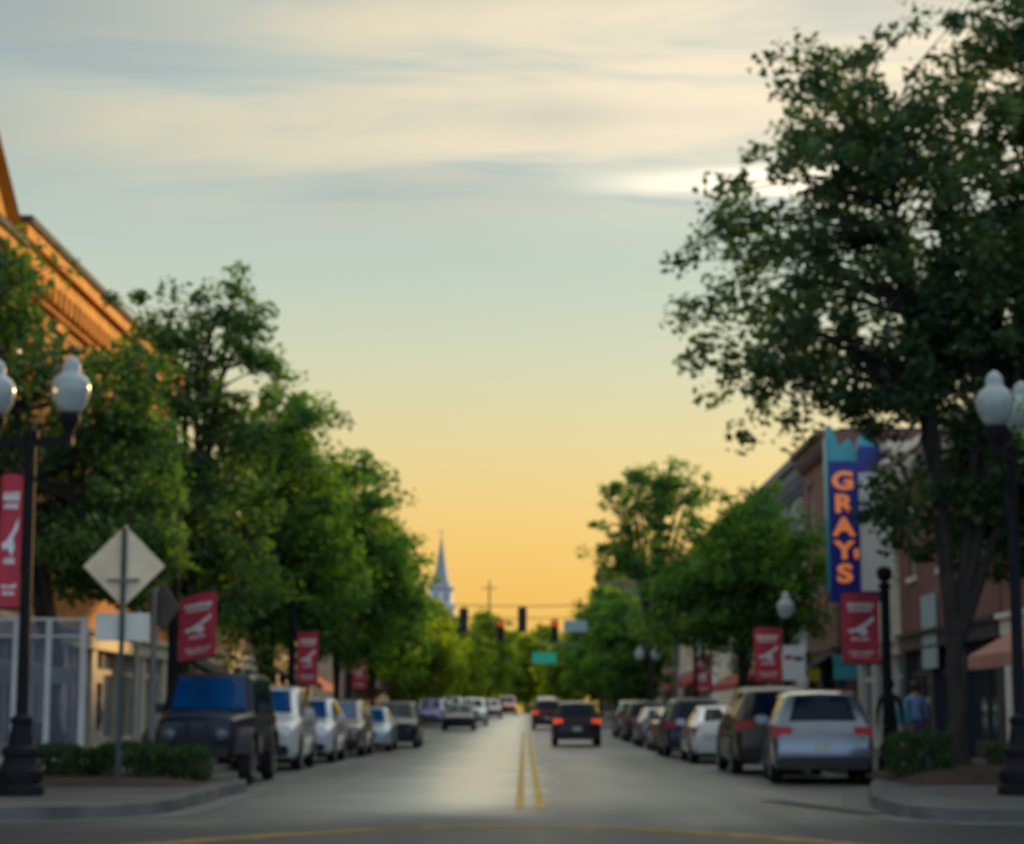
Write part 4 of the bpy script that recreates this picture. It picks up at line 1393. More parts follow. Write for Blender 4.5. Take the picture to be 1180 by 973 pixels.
# distant utility pole
o = empty('utility_pole', (-5.7, 328, gz(328)), 0, 'thin distant utility pole right of the steeple', 'utility pole')
MB().lathe([(0.2, 0), (0.13, 21.5)], n=8).build('pole', M_BARK, o)
MB().cbox((0, 0, 20.3), (2.6, 0.14, 0.16)).build('crossarm', M_BARK, o)

# ------------------------------------------------------------------ vehicles
M_TYRE = mat('tyre rubber', (0.012, 0.012, 0.013), 0.85, var=0.2, scale=8)
M_RIM = mat('alloy rim', (0.40, 0.41, 0.42), 0.35, 0.8)
M_CGLASS = mat('car glass', (0.003, 0.010, 0.026), 0.04, spec=0.15)
M_WSBLUE = mat('sky tinted windscreen', (0.002, 0.055, 0.19), 0.05, spec=0.35, var=0.35, scale=1.6)  # blue of the reflected sky is put into the base colour
M_TRIM = mat('black plastic trim', (0.015, 0.015, 0.016), 0.6)
M_TAIL = mat('red tail lamp', (0.42, 0.006, 0.010), 0.3, coat=0.1, spec=0.25)
M_TAILON = mat('red tail lamp lit', (0.5, 0.03, 0.01), 0.3, emit=(1.0, 0.08, 0.015), es=0.5)
M_HEAD = mat('headlamp lens', (0.55, 0.57, 0.60), 0.12, 0.3, coat=0.8)
M_HEADON = mat('warm headlamp lit', (0.8, 0.6, 0.4), 0.2, emit=(1.0, 0.50, 0.2), es=0.8)
M_PLATE = mat('licence plate', (0.45, 0.50, 0.48), 0.5, var=0.2, scale=12)


def paint(name, c, metal=0.35, rough=0.32):
    return mat('car paint ' + name, c, rough, metal, coat=0.9 if max(c) > 0.1 else 0.25, spec=0.5 if max(c) > 0.1 else 0.2, var=0.05, scale=3)


# stations: y(from front), half width, z bottom, z belt, z top, top half width
TYPES = {
    'suv': dict(L=4.6, st=[(0.0, 0.70, 0.36, 0.66, 0.76, 0.56), (0.10, 0.84, 0.26, 0.80, 0.88, 0.68), (0.35, 0.89, 0.22, 0.88, 0.96, 0.74), (1.15, 0.92, 0.22, 0.98, 1.08, 0.78),
                           (1.32, 0.92, 0.22, 1.0, 1.10, 0.76), (2.05, 0.92, 0.22, 1.02, 1.58, 0.64), (2.55, 0.92, 0.22, 1.03, 1.66, 0.65), (3.35, 0.92, 0.22, 1.05, 1.66, 0.64),
                           (4.05, 0.91, 0.24, 1.07, 1.61, 0.61), (4.22, 0.90, 0.25, 1.07, 1.57, 0.60), (4.50, 0.88, 0.28, 1.02, 1.08, 0.74), (4.6, 0.80, 0.36, 0.70, 0.78, 0.66)],
                ws=(4, 5), rw=(9, 10), sides=[(4, 5), (5, 6), (6, 7), (7, 8)], wheels=(0.92, 3.65), wr=0.35),
    'sedan': dict(L=4.7, st=[(0.0, 0.68, 0.34, 0.56, 0.66, 0.54), (0.10, 0.82, 0.24, 0.66, 0.74, 0.66), (0.4, 0.88, 0.20, 0.74, 0.81, 0.72), (1.25, 0.90, 0.20, 0.86, 0.93, 0.76),
                             (1.42, 0.90, 0.20, 0.88, 0.95, 0.74), (2.20, 0.90, 0.20, 0.91, 1.38, 0.58), (2.65, 0.90, 0.20, 0.92, 1.45, 0.58), (3.15, 0.90, 0.20, 0.93, 1.42, 0.57),
                             (3.40, 0.90, 0.20, 0.94, 1.37, 0.56), (4.10, 0.89, 0.22, 0.94, 1.02, 0.70), (4.58, 0.86, 0.26, 0.90, 0.99, 0.70), (4.7, 0.78, 0.36, 0.66, 0.74, 0.64)],
                  ws=(4, 5), rw=(8, 9), sides=[(4, 5), (5, 6), (6, 7), (7, 8)], wheels=(0.95, 3.72), wr=0.325),
    'jeep': dict(L=4.5, st=[(0.0, 0.62, 0.50, 0.98, 1.03, 0.54), (0.06, 0.66, 0.46, 1.04, 1.10, 0.60), (0.5, 0.70, 0.46, 1.08, 1.15, 0.64), (1.30, 0.84, 0.42, 1.12, 1.19, 0.74),
                            (1.42, 0.86, 0.42, 1.13, 1.22, 0.80), (1.78, 0.86, 0.42, 1.14, 1.80, 0.72), (2.3, 0.86, 0.42, 1.14, 1.86, 0.71), (3.2, 0.86, 0.42, 1.14, 1.87, 0.71),
                            (4.05, 0.86, 0.42, 1.14, 1.85, 0.71), (4.15, 0.86, 0.42, 1.14, 1.82, 0.71), (4.30, 0.86, 0.46, 1.12, 1.18, 0.80), (4.34, 0.84, 0.48, 1.0, 1.06, 0.78)],
                 ws=(4, 5), rw=(9, 10), sides=[(4, 5), (5, 6), (6, 7), (7, 8)], wheels=(0.62, 3.55), wr=0.41),
}


def ring(st, L):
    y, w, zb_, zs, zt, wt_ = st
    Y = L / 2 - y
    half = [(w * 0.90, zb_), (w * 0.985, zb_ + 0.10), (w, zb_ + (zs - zb_) * 0.55), (w * 0.965, zs), (wt_ + (w * 0.965 - wt_) * 0.10, zt - 0.05 * min(1, (zt - zs) * 3)), (wt_ * 0.9, zt)]
    right = [(a, Y, b) for a, b in half]
    return right + [(0, Y, zt + 0.025)] + [(-a, Y, b) for a, b in reversed(half)]


PROTO = {}


def car_meshes(kind):
    if kind in PROTO:
        return PROTO[kind]
    T_ = TYPES[kind]
    L = T_['L']
    rings = [ring(s, L) for s in T_['st']]
    n = len(rings[0])
    m = MB()
    for r in rings:
        m.v += r
    for i in range(len(rings) - 1):
        for j in range(n):
            m.f.append((i * n + j, i * n + (j + 1) % n, (i + 1) * n + (j + 1) % n, (i + 1) * n + j))
    m.f.append(tuple(range(n)))
    m.f.append(tuple((len(rings) - 1) * n + j for j in range(n)))
    body = m.mesh('body')
    bo = bpy.data.objects.new('tmp', body)
    COL.objects.link(bo)
    cut = MB()
    wr = T_['wr']
    for wy in T_['wheels']:
        for s in (-1, 1):
            cut.lathe([(wr + 0.055, s * 0.60), (wr + 0.055, s * 1.15)], (0, L / 2 - wy, wr), 24, 'X')
    co = cut.build('tmpcut', M_TRIM)
    bv = bo.modifiers.new('b', 'BOOLEAN')
    bv.operation = 'DIFFERENCE'
    bv.solver = 'EXACT'
    bv.object = co
    be = bo.modifiers.new('v', 'BEVEL')
    be.width = 0.055
    be.segments = 3
    be.limit_method = 'ANGLE'
    be.angle_limit = R(22)
    dg = bpy.context.evaluated_depsgraph_get()
    me = bpy.data.meshes.new_from_object(bo.evaluated_get(dg))
    me.name = 'body'
    me.materials.clear()
    me.shade_smooth()
    me.set_sharp_from_angle(angle=R(50))
    bpy.data.objects.remove(bo)
    bpy.data.objects.remove(co)

    def quad(p, inset, off, thick=0.012):
        """p: 4 corners; returns MB of an inset thin slab raised along the normal"""
        P_ = [Vector(a) for a in p]
        c = sum(P_, Vector()) / 4
        nrm = (P_[2] - P_[0]).cross(P_[3] - P_[1]).normalized()
        if nrm.dot(c - Vector((0, 0, 0.75))) < 0:
            nrm = -nrm
        q_ = []
        for a in P_:
            d_ = (c - a)
            q_.append(a + d_.normalized() * min(inset * 1.4, d_.length * 0.45))
        mb = MB()
        mb.add([a + nrm * off for a in q_] + [a + nrm * (off - thick) for a in q_], [(0, 1, 2, 3), (7, 6, 5, 4), (0, 1, 5, 4), (1, 2, 6, 5), (2, 3, 7, 6), (3, 0, 4, 7)])
        return mb
    out_ = {'body': me, 'L': L}
    # indices: 0..5 right half bottom->top, 6 centre, 7..12 left top->bottom
    a, b = T_['ws']
    mid = lambda r, k: Vector(r[k])
    ws = MB()
    for (k0, k1) in ((5, 6), (6, 7)):
        pass
    A, B_ = rings[a], rings[b]
    out_['windscreen'] = quad((A[5], A[7], B_[7], B_[5]), 0.05, 0.02).mesh('windscreen')
    a, b = T_['rw']
    A, B_ = rings[a], rings[b]
    out_['rear_window'] = quad((A[5], A[7], B_[7], B_[5]), 0.06, 0.02).mesh('rear_window')
    sw = []
    for (a, b) in T_['sides']:
        for s in (0, 1):
            A, B_ = rings[a], rings[b]
            k3, k4 = (3, 4) if s == 0 else (9, 8)
            sw.append(quad((A[k3], B_[k3], B_[k4], A[k4]), 0.045, 0.008).mesh('side_window'))
    out_['side'] = sw
    hl = []
    for s in (0, 1):
        A, B_ = rings[0], rings[2]
        k2, k3 = (2, 4) if s == 0 else (10, 8)
        a0, a1 = Vector(A[k2]), Vector(A[k3])
        b0, b1 = Vector(B_[k2]), Vector(B_[k3])
        lo0, lo1 = a0.lerp(a1, 0.45), b0.lerp(b1, 0.35)
        hl.append(quad((lo0, lo1, b1.lerp(b0, .15), a1.lerp(a0, .1)), 0.03, 0.02, 0.03).mesh('headlight'))
    out_['head'] = hl
    tl = []
    for s in (0, 1):
        A, B_ = rings[-3], rings[-2]
        k2, k3 = (2, 4) if s == 0 else (10, 8)
        sx = 1 if s == 0 else -1
        zt = T_['st'][-2][3]
        w_ = T_['st'][-2][1]
        yb = L / 2 - T_['st'][-2][0]
        ye = L / 2 - T_['st'][-1][0]
        z0, z1 = zt - 0.21, zt - 0.0
        fr_ = 0.35
        mb = MB()
        mb.add([(sx * (w_ + 0.012), yb + 0.22, z0 + 0.04), (sx * (w_ + 0.012), yb + 0.20, z1), (sx * (w_ - 0.02), yb - 0.045, z1 - 0.01), (sx * (w_ - 0.02), yb - 0.06, z0),
                (sx * (w_ - 0.34), yb - 0.055, z1 - 0.015), (sx * (w_ - 0.34), yb - 0.075, z0 + 0.06),
                (sx * (w_ - 0.34), yb + 0.05, z1), (sx * (w_ - 0.34), yb + 0.05, z0)],
               [(0, 1, 2, 3), (3, 2, 4, 5), (4, 6, 7, 5), (1, 6, 4, 2), (0, 3, 5, 7), (0, 7, 6, 1)])
        tl.append(mb.mesh('taillight', bevel=0.012))
    out_['tail'] = tl
    st = T_['st']
    f_w, r_w = st[1][1], st[-2][1]
    out_['front_bumper'] = MB().box(-f_w * 0.86, f_w * 0.86, L / 2 - 0.14, L / 2 + 0.035, st[0][2] - 0.06, st[0][2] + 0.13).mesh('bumper', bevel=0.03, smooth=40)
    out_['rear_bumper'] = MB().box(-r_w * 0.90, r_w * 0.90, -L / 2 - 0.05, -L / 2 + 0.2, st[-1][2] - 0.10, st[-1][2] + 0.12).mesh('bumper', bevel=0.03, smooth=40)
    g_ = MB()
    zt = st[0][3]
    for i in range(5 if kind != 'jeep' else 0):
        g_.box(-0.42, 0.42, L / 2 - 0.01, L / 2 + 0.018, st[0][2] + 0.16 + i * 0.04, st[0][2] + 0.18 + i * 0.04)
    if kind == 'jeep':
        for i in range(7):
            xx = -0.27 + i * 0.09
            g_.box(xx - 0.025, xx + 0.025, L / 2 - 0.01, L / 2 + 0.015, 0.62, 0.95)
    out_['grille'] = g_.mesh('grille')
    out_['plate'] = MB().box(-0.16, 0.16, -L / 2 - 0.03 if kind != 'jeep' else -L / 2 - 0.02, -L / 2 + 0.02, (st[-1][3] + st[-1][2]) / 2 + 0.04, (st[-1][3] + st[-1][2]) / 2 + 0.2).mesh('licence_plate')
    mi = []
    a = T_['ws'][0]
    for s in (-1, 1):
        yy = L / 2 - st[a][0] - 0.38
        zz = st[a][3] + 0.12
        w_ = st[a][1]
        mi.append(MB().box(min(s * (w_ - 0.06), s * (w_ + 0.17)), max(s * (w_ - 0.06), s * (w_ + 0.17)), yy - 0.06, yy + 0.06, zz - 0.07, zz + 0.09).mesh('wing_mirror', bevel=0.03, smooth=40))
    out_['mirror'] = mi
    hd = []
    for s in (-1, 1):
        for yy in (st[5][0] + 0.55, st[6][0] + 0.75):
            w_ = st[6][1]
            x_ = s * w_ * 0.985
            hd.append(MB().box(x_ - 0.025, x_ + 0.025, L / 2 - yy - 0.09, L / 2 - yy + 0.09, st[6][3] - 0.16, st[6][3] - 0.12).mesh('door_handle', bevel=0.006))
    out_['handle'] = hd
    seams = []
    for s in (-1, 1):
        for yy in (st[4][0] + 0.25, st[6][0] + 0.02, st[7][0] + 0.1):
            w_ = st[6][1]
            seams.append(MB().box(min(s * w_ * 0.99, s * (w_ + 0.004)), max(s * w_ * 0.99, s * (w_ + 0.004)), L / 2 - yy - 0.006, L / 2 - yy + 0.006, 0.36, st[6][3] - 0.05).mesh('door_seam'))
    out_['seam'] = seams
    # wheel
    tw = 0.11
    out_['tyre'] = MB().lathe([(wr * 0.62, -tw), (wr * 0.9, -tw), (wr, -tw * 0.75), (wr, tw * 0.75), (wr * 0.9, tw), (wr * 0.62, tw)], n=28, axis='X').mesh('wheel', smooth=40)
    rm = MB().lathe([(wr * 0.60, tw * 0.2), (wr * 0.66, tw * 0.98), (wr * 0.60, tw * 1.04), (wr * 0.56, tw * 0.6), (wr * 0.1, tw * 0.65)], n=24, axis='X')
    for k in range(5):
        w_ = 2 * math.pi * k / 5
        c_, s_2 = math.cos(w_), math.sin(w_)
        pts = [(-0.03, 0.05), (0.03, 0.05), (0.024, wr * 0.6), (-0.024, wr * 0.6)]
        vv = []
        for xx in (tw * 0.66, tw * 0.95):
            for (p_, q_) in pts:
                vv.append((xx, p_ * c_ - q_ * s_2, p_ * s_2 + q_ * c_))
        rm.add(vv, [(0, 1, 2, 3), (4, 5, 6, 7), (0, 1, 5, 4), (1, 2, 6, 5), (2, 3, 7, 6), (3, 0, 4, 7)])
    rm.lathe([(0.06, tw * 0.66), (0.05, tw * 1.0)], n=10, axis='X')
    out_['rim'] = rm.mesh('rim', smooth=30)
    if kind == 'jeep':
        fls = []
        for s in (-1, 1):
            for wy in T_['wheels']:
                fl = MB()
                yc = L / 2 - wy
                for k in range(8):
                    a0, a1 = math.pi * (0.06 + 0.88 * k / 8), math.pi * (0.06 + 0.88 * (k + 1) / 8)
                    r0, r1 = wr + 0.07, wr + 0.12
                    xi, xo = s * 0.60, s * 0.945
                    q_ = []
                    for xx in (xi, xo):
                        for (rr_, aa) in ((r0, a0), (r0, a1), (r1, a1), (r1, a0)):
                            q_.append((xx, yc + rr_ * math.cos(aa) * 1.1, wr + rr_ * math.sin(aa)))
                    fl.add(q_, [(0, 1, 2, 3), (4, 5, 6, 7), (0, 1, 5, 4), (1, 2, 6, 5), (2, 3, 7, 6), (3, 0, 4, 7)])
                fls.append(fl.mesh('fender_flare'))
        out_['flare'] = fls
        hl2 = []
        for s in (-1, 1):
            hl2.append(MB().lathe([(0.10, 0.0), (0.10, 0.03), (0.04, 0.05)], (s * 0.44, L / 2 - 0.0, 0.83), 16, 'Y').mesh('headlight', smooth=40))
        out_['head'] = hl2
    PROTO[kind] = out_
    return out_


def car(kind, label, x, y, facing, pm, name='parked_car', group='cars parked along the kerb', cat='car', tail=None, head=None, ws=None, rz=0.0):
    """y = position of the end nearest the camera; facing +1 drives away from the camera, -1 towards it"""
    D = car_meshes(kind)
    L = D['L']
    yc = y + L / 2
    slope = (gz(yc + 1.5) - gz(yc - 1.5)) / 3
    root = empty(name, (x, yc, gz(yc) + 0.005), (0 if facing > 0 else math.pi) + rz, label, cat, group)
    root.rotation_euler.x = math.atan(slope) * facing
    body = link('body', D['body'], root, pm)
    link('windscreen', D['windscreen'], root, ws or M_CGLASS)
    link('rear_window', D['rear_window'], root, M_CGLASS)
    for m_ in D['side']:
        link('side_window', m_, root, M_CGLASS)
    for m_ in D['head']:
        link('headlight', m_, root, head or M_HEAD)
    for m_ in D['tail']:
        link('taillight', m_, root, tail or M_TAIL)
    link('bumper', D['front_bumper'], root, M_TRIM if kind != 'sedan' else pm)
    link('bumper', D['rear_bumper'], root, M_TRIM if kind != 'sedan' else pm)
    link('grille', D['grille'], root, M_TRIM)
    link('licence_plate', D['plate'], root, M_PLATE)
    for m_ in D['mirror']:
        link('wing_mirror', m_, root, pm)
    for m_ in D['handle']:
        link('door_handle', m_, body, M_TRIM)
    for m_ in D['seam']:
        link('door_seam', m_, body, M_TRIM)
    if 'flare' in D:
        for m_ in D['flare']:
            link('fender_flare', m_, root, M_TRIM)
    T_ = TYPES[kind]
    for wy in T_['wheels']:
        for s in (-1, 1):
            w = link('wheel', D['tyre'], root, M_TYRE)
            w.location = (s * (T_['st'][5][1] - 0.115 if kind != 'jeep' else 0.80), L / 2 - wy, T_['wr'])
            if s < 0:
                w.rotation_euler = (0, 0, math.pi)
            link('rim', D['rim'], w, M_RIM)
    return root


P_SILVER = paint('silver blue', (0.16, 0.185, 0.22), 0.6, 0.22)
P_BRONZE = paint('bronze black', (0.055, 0.045, 0.035), 0.4)
P_WHITE = paint('white', (0.62, 0.64, 0.66), 0.0)
P_NAVY = paint('navy', (0.02, 0.025, 0.05), 0.3)
P_GOLD = paint('champagne', (0.30, 0.25, 0.17), 0.5)
P_GREY = paint('grey', (0.14, 0.14, 0.145), 0.5)
P_BLACK = paint('black', (0.010, 0.010, 0.012), 0.1)
P_JEEP = paint('jeep dark blue', (0.012, 0.016, 0.030), 0.2)
P_PURPLE = paint('lavender blue', (0.20, 0.20, 0.42), 0.4)
P_RED = paint('red', (0.35, 0.03, 0.02), 0.1)
P_PALEB = paint('pale blue', (0.42, 0.52, 0.62), 0.3)

# right kerb, driving away
car('suv', 'silver blue hatchback SUV parked nearest on the right, rear towards us', 5.46, 35.6, 1, P_SILVER, rz=R(-4.5))
car('suv', 'dark bronze tall SUV parked just ahead of the silver SUV', 5.25, 41.2, 1, P_BRONZE).scale = (1.03, 1.03, 1.08)
car('sedan', 'white sedan parked on the right ahead of the bronze SUV', 5.08, 50.2, 1, P_WHITE)
car('suv', 'navy SUV with red tail lamp parked past the white sedan', 4.95, 57.5, 1, P_NAVY, tail=M_TAIL)
car('sedan', 'champagne sedan parked on the right past the navy SUV', 5.15, 66.0, 1, P_GOLD)
car('sedan', 'grey sedan parked on the right beyond the champagne one', 5.1, 74.0, 1, P_GREY)
car('suv', 'black SUV parked far on the right, last before the trees', 5.1, 83.0, 1, P_BLACK)
car('suv', 'dark grey SUV parked far on the right by the twin globe lamp', 5.1, 92.0, 1, P_GREY)
# driving away in the right lane
car('suv', 'black SUV driving away in the right lane with glowing red tail lamps', 1.98, 75.3, 1, P_BLACK, 'moving_car', 'cars driving up the street', tail=M_TAILON)
car('suv', 'dark red SUV driving ahead of the black one', 1.35, 112, 1, paint('maroon', (0.10, 0.02, 0.02), 0.2), 'moving_car', 'cars driving up the street', tail=M_TAILON)
car('sedan', 'champagne sedan far ahead in the right lane', 2.3, 126, 1, P_GOLD, 'moving_car', 'cars driving up the street', tail=M_TAILON)
car('suv', 'white SUV farthest ahead in the right lane', 1.6, 142, 1, P_WHITE, 'moving_car', 'cars driving up the street', tail=M_TAILON)
# left kerb, noses towards the camera
JP = car('jeep', 'dark boxy jeep with wide blue windscreen parked nearest on the left', -5.72, 35.0, -1, P_JEEP, ws=M_WSBLUE, cat='jeep', head=mat('smoked headlamp', (0.10, 0.11, 0.12), 0.2, coat=0.5))
JP.scale = (1.03, 1.0, 1.06)
car('suv', 'white tall SUV parked right behind the jeep', -5.85, 43.8, -1, P_WHITE, ws=M_WSBLUE).scale = (1, 1, 1.12)
car('suv', 'white SUV second behind the jeep, partly hidden', -5.75, 50.8, -1, paint('cool white', (0.60, 0.66, 0.74), 0.1), ws=M_WSBLUE)
car('suv', 'dark tan sided SUV parked between white SUV and small silver car', -5.55, 58.0, -1, paint('taupe', (0.16, 0.13, 0.10), 0.4), ws=M_WSBLUE)
car('sedan', 'pale blue small sedan parked on the left', -5.25, 65.5, -1, P_PALEB, ws=M_WSBLUE)
car('suv', 'black SUV last of the near left row, standing out from the kerb', -4.72, 72.0, -1, P_BLACK)
# farther left
car('suv', 'lavender blue car at the far left by the crossing', -5.6, 119, -1, P_PURPLE)
car('sedan', 'black oncoming sedan with warm headlamps in the left lane', -3.55, 108, -1, P_BLACK, 'moving_car', 'cars driving up the street', head=M_HEADON)
car('suv', 'pale grey SUV behind the oncoming black sedan', -3.2, 124, -1, paint('pale grey', (0.5, 0.5, 0.5), 0.3), 'moving_car', 'cars driving up the street')
car('sedan', 'dark sedan parked farther on the left past the lavender car', -5.5, 132, -1, P_GREY)
car('suv', 'white SUV parked farthest on the left', -5.3, 146, -1, P_WHITE)
car('sedan', 'grey oncoming sedan in the distance', -2.6, 152, -1, P_GREY, 'moving_car', 'cars driving up the street')
car('suv', 'small red car in the distance at the road centre', -1.5, 172, -1, P_RED, 'moving_car', 'cars driving up the street')

# ------------------------------------------------------------------ hydrant, bench, bin
M_HYD = mat('hydrant yellow', (0.55, 0.40, 0.03), 0.5, var=0.15, scale=4)
o = empty('fire_hydrant', (-7.55, 30.2, 0.15), 0, 'yellow fire hydrant behind the left lamp base', 'fire hydrant')
MB().lathe([(0.15, 0), (0.15, 0.06), (0.11, 0.09), (0.11, 0.48), (0.14, 0.50), (0.14, 0.54), (0.11, 0.60), (0.04, 0.68), (0.03, 0.74)], n=16).build('barrel', M_HYD, o, smooth=40)
for s in (-1, 1):
    MB().lathe([(0.055, s * 0.1), (0.055, s * 0.17), (0.03, s * 0.19)], (0, 0, 0.4), 12, 'X').build('outlet', M_HYD, o)
o = empty('bench', (-9.35, 40.2, 0.15), R(90), 'dark slatted bench by the cream shopfront on the left', 'bench')
b_ = MB()
for i in range(4):
    b_.box(-0.9, 0.9, -0.22 + i * 0.12, -0.13 + i * 0.12, 0.43, 0.46)
b_.build('seat', M_TRIM, o)
b_ = MB()
for i in range(3):
    b_.box(-0.9, 0.9, 0.25 + i * 0.02, 0.275 + i * 0.02, 0.55 + i * 0.13, 0.65 + i * 0.13)
b_.build('backrest', M_TRIM, o)
for s in (-0.75, 0.75):
    MB().box(s - 0.03, s + 0.03, -0.2, -0.14, 0, 0.427).box(s - 0.03, s + 0.03, 0.16, 0.22, 0, 0.427).box(s - 0.03, s + 0.03, 0.277, 0.31, 0.4, 0.9).build('leg', M_IRON, o)
o = empty('litter_bin', (8.35, 30.4, 0.15), 0, 'black litter bin beside the right lamp', 'litter bin')
MB().lathe([(0.24, 0), (0.28, 0.05), (0.30, 0.85), (0.32, 0.87), (0.32, 0.93), (0.18, 1.02)], n=18).build('drum', M_IRON, o, smooth=40)
MB().lathe([(0.2, 1.023), (0.06, 1.12)], n=18).build('lid', M_IRON, o, smooth=40)


# ------------------------------------------------------------------ people
M_SKIN = mat('skin', (0.42, 0.25, 0.17), 0.55)
M_HAIR = mat('dark hair', (0.02, 0.014, 0.010), 0.6)


def person(label, loc, rz, shirt, legs, pose='walk', shoe=(0.02, 0.02, 0.02), hair=M_HAIR):
    root = empty('person', loc, rz, label, 'person')
    J = {}
    E = []

    def j(nm, p, r, par=None):
        J[nm] = (Vector(p), r, len(J))
        if par:
            E.append((J[par][2], J[nm][2]))
    sit = pose == 'sit'
    hz = 0.50 if sit else 0.93
    j('pelvis', (0, 0, hz), 0.135)
    j('waist', (0, 0.01, hz + 0.17), 0.125, 'pelvis')
    j('chest', (0, 0, hz + 0.38), 0.15, 'waist')
    j('neckb', (0, 0, hz + 0.54), 0.075, 'chest')
    j('neck', (0, -0.015, hz + 0.61), 0.055, 'neckb')
    j('head', (0, -0.03, hz + 0.69), 0.085, 'neck')
    j('head2', (0, -0.03, hz + 0.775), 0.095, 'head')
    j('crown', (0, -0.015, hz + 0.83), 0.07, 'head2')
    for s, nm in ((-1, 'l'), (1, 'r')):
        f = s * (0.16 if pose == 'walk' else 0.02)
        if sit:
            j('hip' + nm, (s * 0.10, -0.04, hz), 0.10, 'pelvis')
            j('knee' + nm, (s * 0.13, -0.46, hz + 0.02), 0.065, 'hip' + nm)
            j('calf' + nm, (s * 0.13, -0.47, hz - 0.18), 0.06, 'knee' + nm)
            j('ank' + nm, (s * 0.13, -0.44, 0.09), 0.042, 'calf' + nm)
            j('toe' + nm, (s * 0.14, -0.64, 0.045), 0.042, 'ank' + nm)
            ap = [(s * 0.20, 0, hz + 0.47), (s * 0.25, -0.08, hz + 0.2), (s * 0.17, -0.30, hz + 0.12)]
            hdv = Vector((-s * 0.03, -0.08, -0.02))
        else:
            j('hip' + nm, (s * 0.095, 0, hz - 0.06), 0.10, 'pelvis')
            j('knee' + nm, (s * 0.10, -f * 0.7 - 0.02, 0.50), 0.065, 'hip' + nm)
            j('calf' + nm, (s * 0.10, -f * 0.8, 0.34), 0.06, 'knee' + nm)
            j('ank' + nm, (s * 0.10, -f * 1.2 + (0.04 if f < 0 else 0), 0.085), 0.042, 'calf' + nm)
            j('toe' + nm, (s * 0.11, -f * 1.2 - 0.18, 0.045), 0.042, 'ank' + nm)
            ap = [(s * 0.19, 0, hz + 0.47), (s * 0.24, f * 0.5 + 0.03, hz + 0.2), (s * 0.25, f * 1.1 - 0.06, hz - 0.05)]
            hdv = Vector((0, -0.02, -0.085))
        j('sho' + nm, ap[0], 0.07, 'neckb')
        j('elb' + nm, ap[1], 0.045, 'sho' + nm)
        j('wri' + nm, ap[2], 0.03, 'elb' + nm)
        w = Vector(ap[2])
        pc = w + hdv
        j('palm' + nm, pc, 0.034, 'wri' + nm)
        side_v = Vector((0, 1, 0)) if not sit else Vector((1, 0, 0))
        for k in range(4):
            off = side_v * (-0.027 + 0.018 * k)
            d_ = hdv.normalized()
            ln = (0.062, 0.075, 0.07, 0.055)[k]
            j('f%d%s' % (k, nm), pc + off + d_ * 0.03, 0.010, 'palm' + nm)
            j('g%d%s' % (k, nm), pc + off + d_ * (0.03 + ln) + Vector((-s * 0.02, 0, 0)), 0.008, 'f%d%s' % (k, nm))
        j('t1' + nm, pc - side_v * 0.042 - hdv * 0.1, 0.011, 'palm' + nm)
        j('t2' + nm, pc - side_v * 0.058 + hdv * 0.5, 0.009, 't1' + nm)
    me = bpy.data.meshes.new('body')
    items = sorted(J.values(), key=lambda a: a[2])
    me.from_pydata([a[0] for a in items], E, [])
    ob = bpy.data.objects.new('tmp', me)
    COL.objects.link(ob)
    sk = ob.modifiers.new('s', 'SKIN')
    sk.use_smooth_shade = True
    for i, a in enumerate(items):
        sv = me.skin_vertices[0].data[i]
        sv.radius = (a[1], a[1] * (0.78 if i in (0, 1, 2) else 1))
        sv.use_root = i == 0
    sb = ob.modifiers.new('d', 'SUBSURF')
    sb.levels = 1
    sb.render_levels = 1
    dg = bpy.context.evaluated_depsgraph_get()
    bm_ = bpy.data.meshes.new_from_object(ob.evaluated_get(dg))
    bpy.data.objects.remove(ob)
    bm_.materials.clear()
    for m_ in (M_SKIN, shirt, legs, mat('shoe leather', shoe, 0.5)):
        bm_.materials.append(m_)
    wl_ = [J['wril'][0], J['wrir'][0]]
    for p in bm_.polygons:
        c = p.center
        hand = any((c - w).length < 0.02 or ((c - w).length < 0.24 and (c - w).dot((J['palm' + n_][0] - w)) > 0.0) for w, n_ in zip(wl_, 'lr'))
        if c.z > hz + 0.57 or hand:
            k = 0
        elif c.z > hz + 0.02 and not (sit and c.y < -0.16 and abs(c.x) < 0.2 and c.z < hz + 0.09):
            k = 1
        elif c.z > 0.10:
            k = 2
        else:
            k = 3
        p.material_index = k
    body = bpy.data.objects.new('body', bm_)
    COL.objects.link(body)
    body.parent = root
    bm_.shade_smooth()
    hp = Vector((0, -0.03, hz + 0.77))
    h = MB()
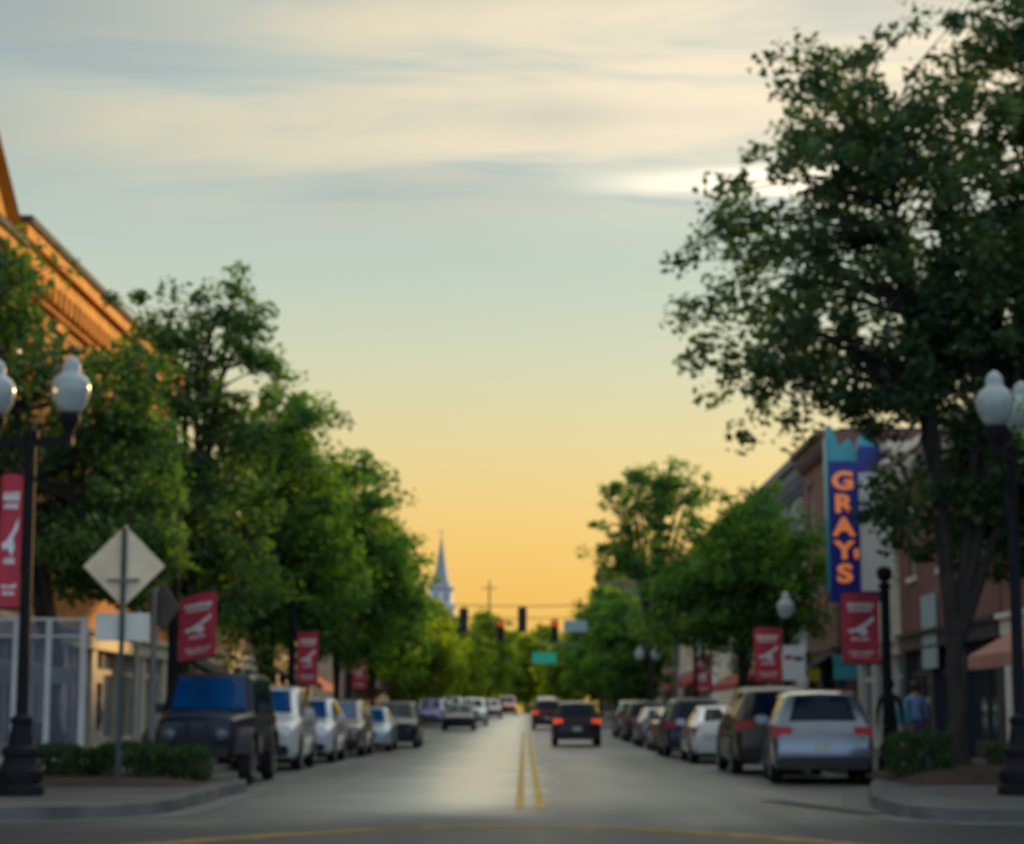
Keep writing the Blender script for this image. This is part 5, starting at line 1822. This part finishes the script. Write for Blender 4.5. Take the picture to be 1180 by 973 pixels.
    h.lathe([(0.02, 0.125), (0.07, 0.11), (0.108, 0.055), (0.115, 0.0), (0.108, -0.06), (0.09, -0.1)], (0, 0.018, hp.z), 16)
    h.v = [(x, y if y > -0.05 else max(y, -0.06), z) for x, y, z in h.v]
    h.build('hair', hair, root, smooth=60)
    fc = MB()
    fc.lathe([(0.006, 0.03), (0.014, 0.0), (0.017, -0.025), (0.004, -0.032)], (0, hp.y - 0.095, hp.z - 0.02), 8)
    fc.build('nose', M_SKIN, body, smooth=60)
    for s in (-1, 1):
        MB().lathe([(0.003, -0.008), (0.012, 0.0), (0.003, 0.008)], (s * 0.034, hp.y - 0.088, hp.z + 0.0), 8, 'Z').build('eye', M_HAIR, body)
    MB().cbox((0, hp.y - 0.082, hp.z - 0.075), (0.045, 0.012, 0.010)).build('mouth', mat('lips', (0.3, 0.12, 0.1), 0.5), body)
    return root


person('person in a black jacket walking by the right banner post', (7.55, 41.6, 0.15), R(165), mat('black jacket', (0.012, 0.012, 0.014), 0.8), mat('black trousers', (0.014, 0.014, 0.016), 0.8))
person('person in a light blue shirt and jeans walking past the navy shopfront', (8.75, 45.0, 0.15), R(175), mat('light blue shirt', (0.16, 0.26, 0.52), 0.8, var=0.15, scale=6), mat('blue jeans', (0.05, 0.07, 0.14), 0.85))
person('person in a navy jacket seated on the dark bench at left', (-9.35, 40.1, 0.13), R(90), mat('navy jacket', (0.012, 0.016, 0.06), 0.8), mat('dark jeans', (0.02, 0.025, 0.04), 0.85), 'sit')
o = empty('shoulder_bag', (8.42, 44.9, 1.02), R(10), 'turquoise bag carried by the person in light blue', 'bag')
MB().box(-0.17, 0.17, -0.07, 0.07, 0, 0.32).build('pouch', M_TEAL, o, bevel=0.03, smooth=40)
MB().tube([(-0.14, 0, 0.31), (-0.05, 0, 0.5), (0.12, 0, 0.52), (0.14, 0, 0.31)], 0.012, 6).build('strap', M_TEAL, o)

# stray objects keep simple properties only
for ob in list(scene.objects):
    if ob.parent is None and ob.type == 'MESH' and 'kind' not in ob and 'label' not in ob:
        ob['kind'] = 'structure'
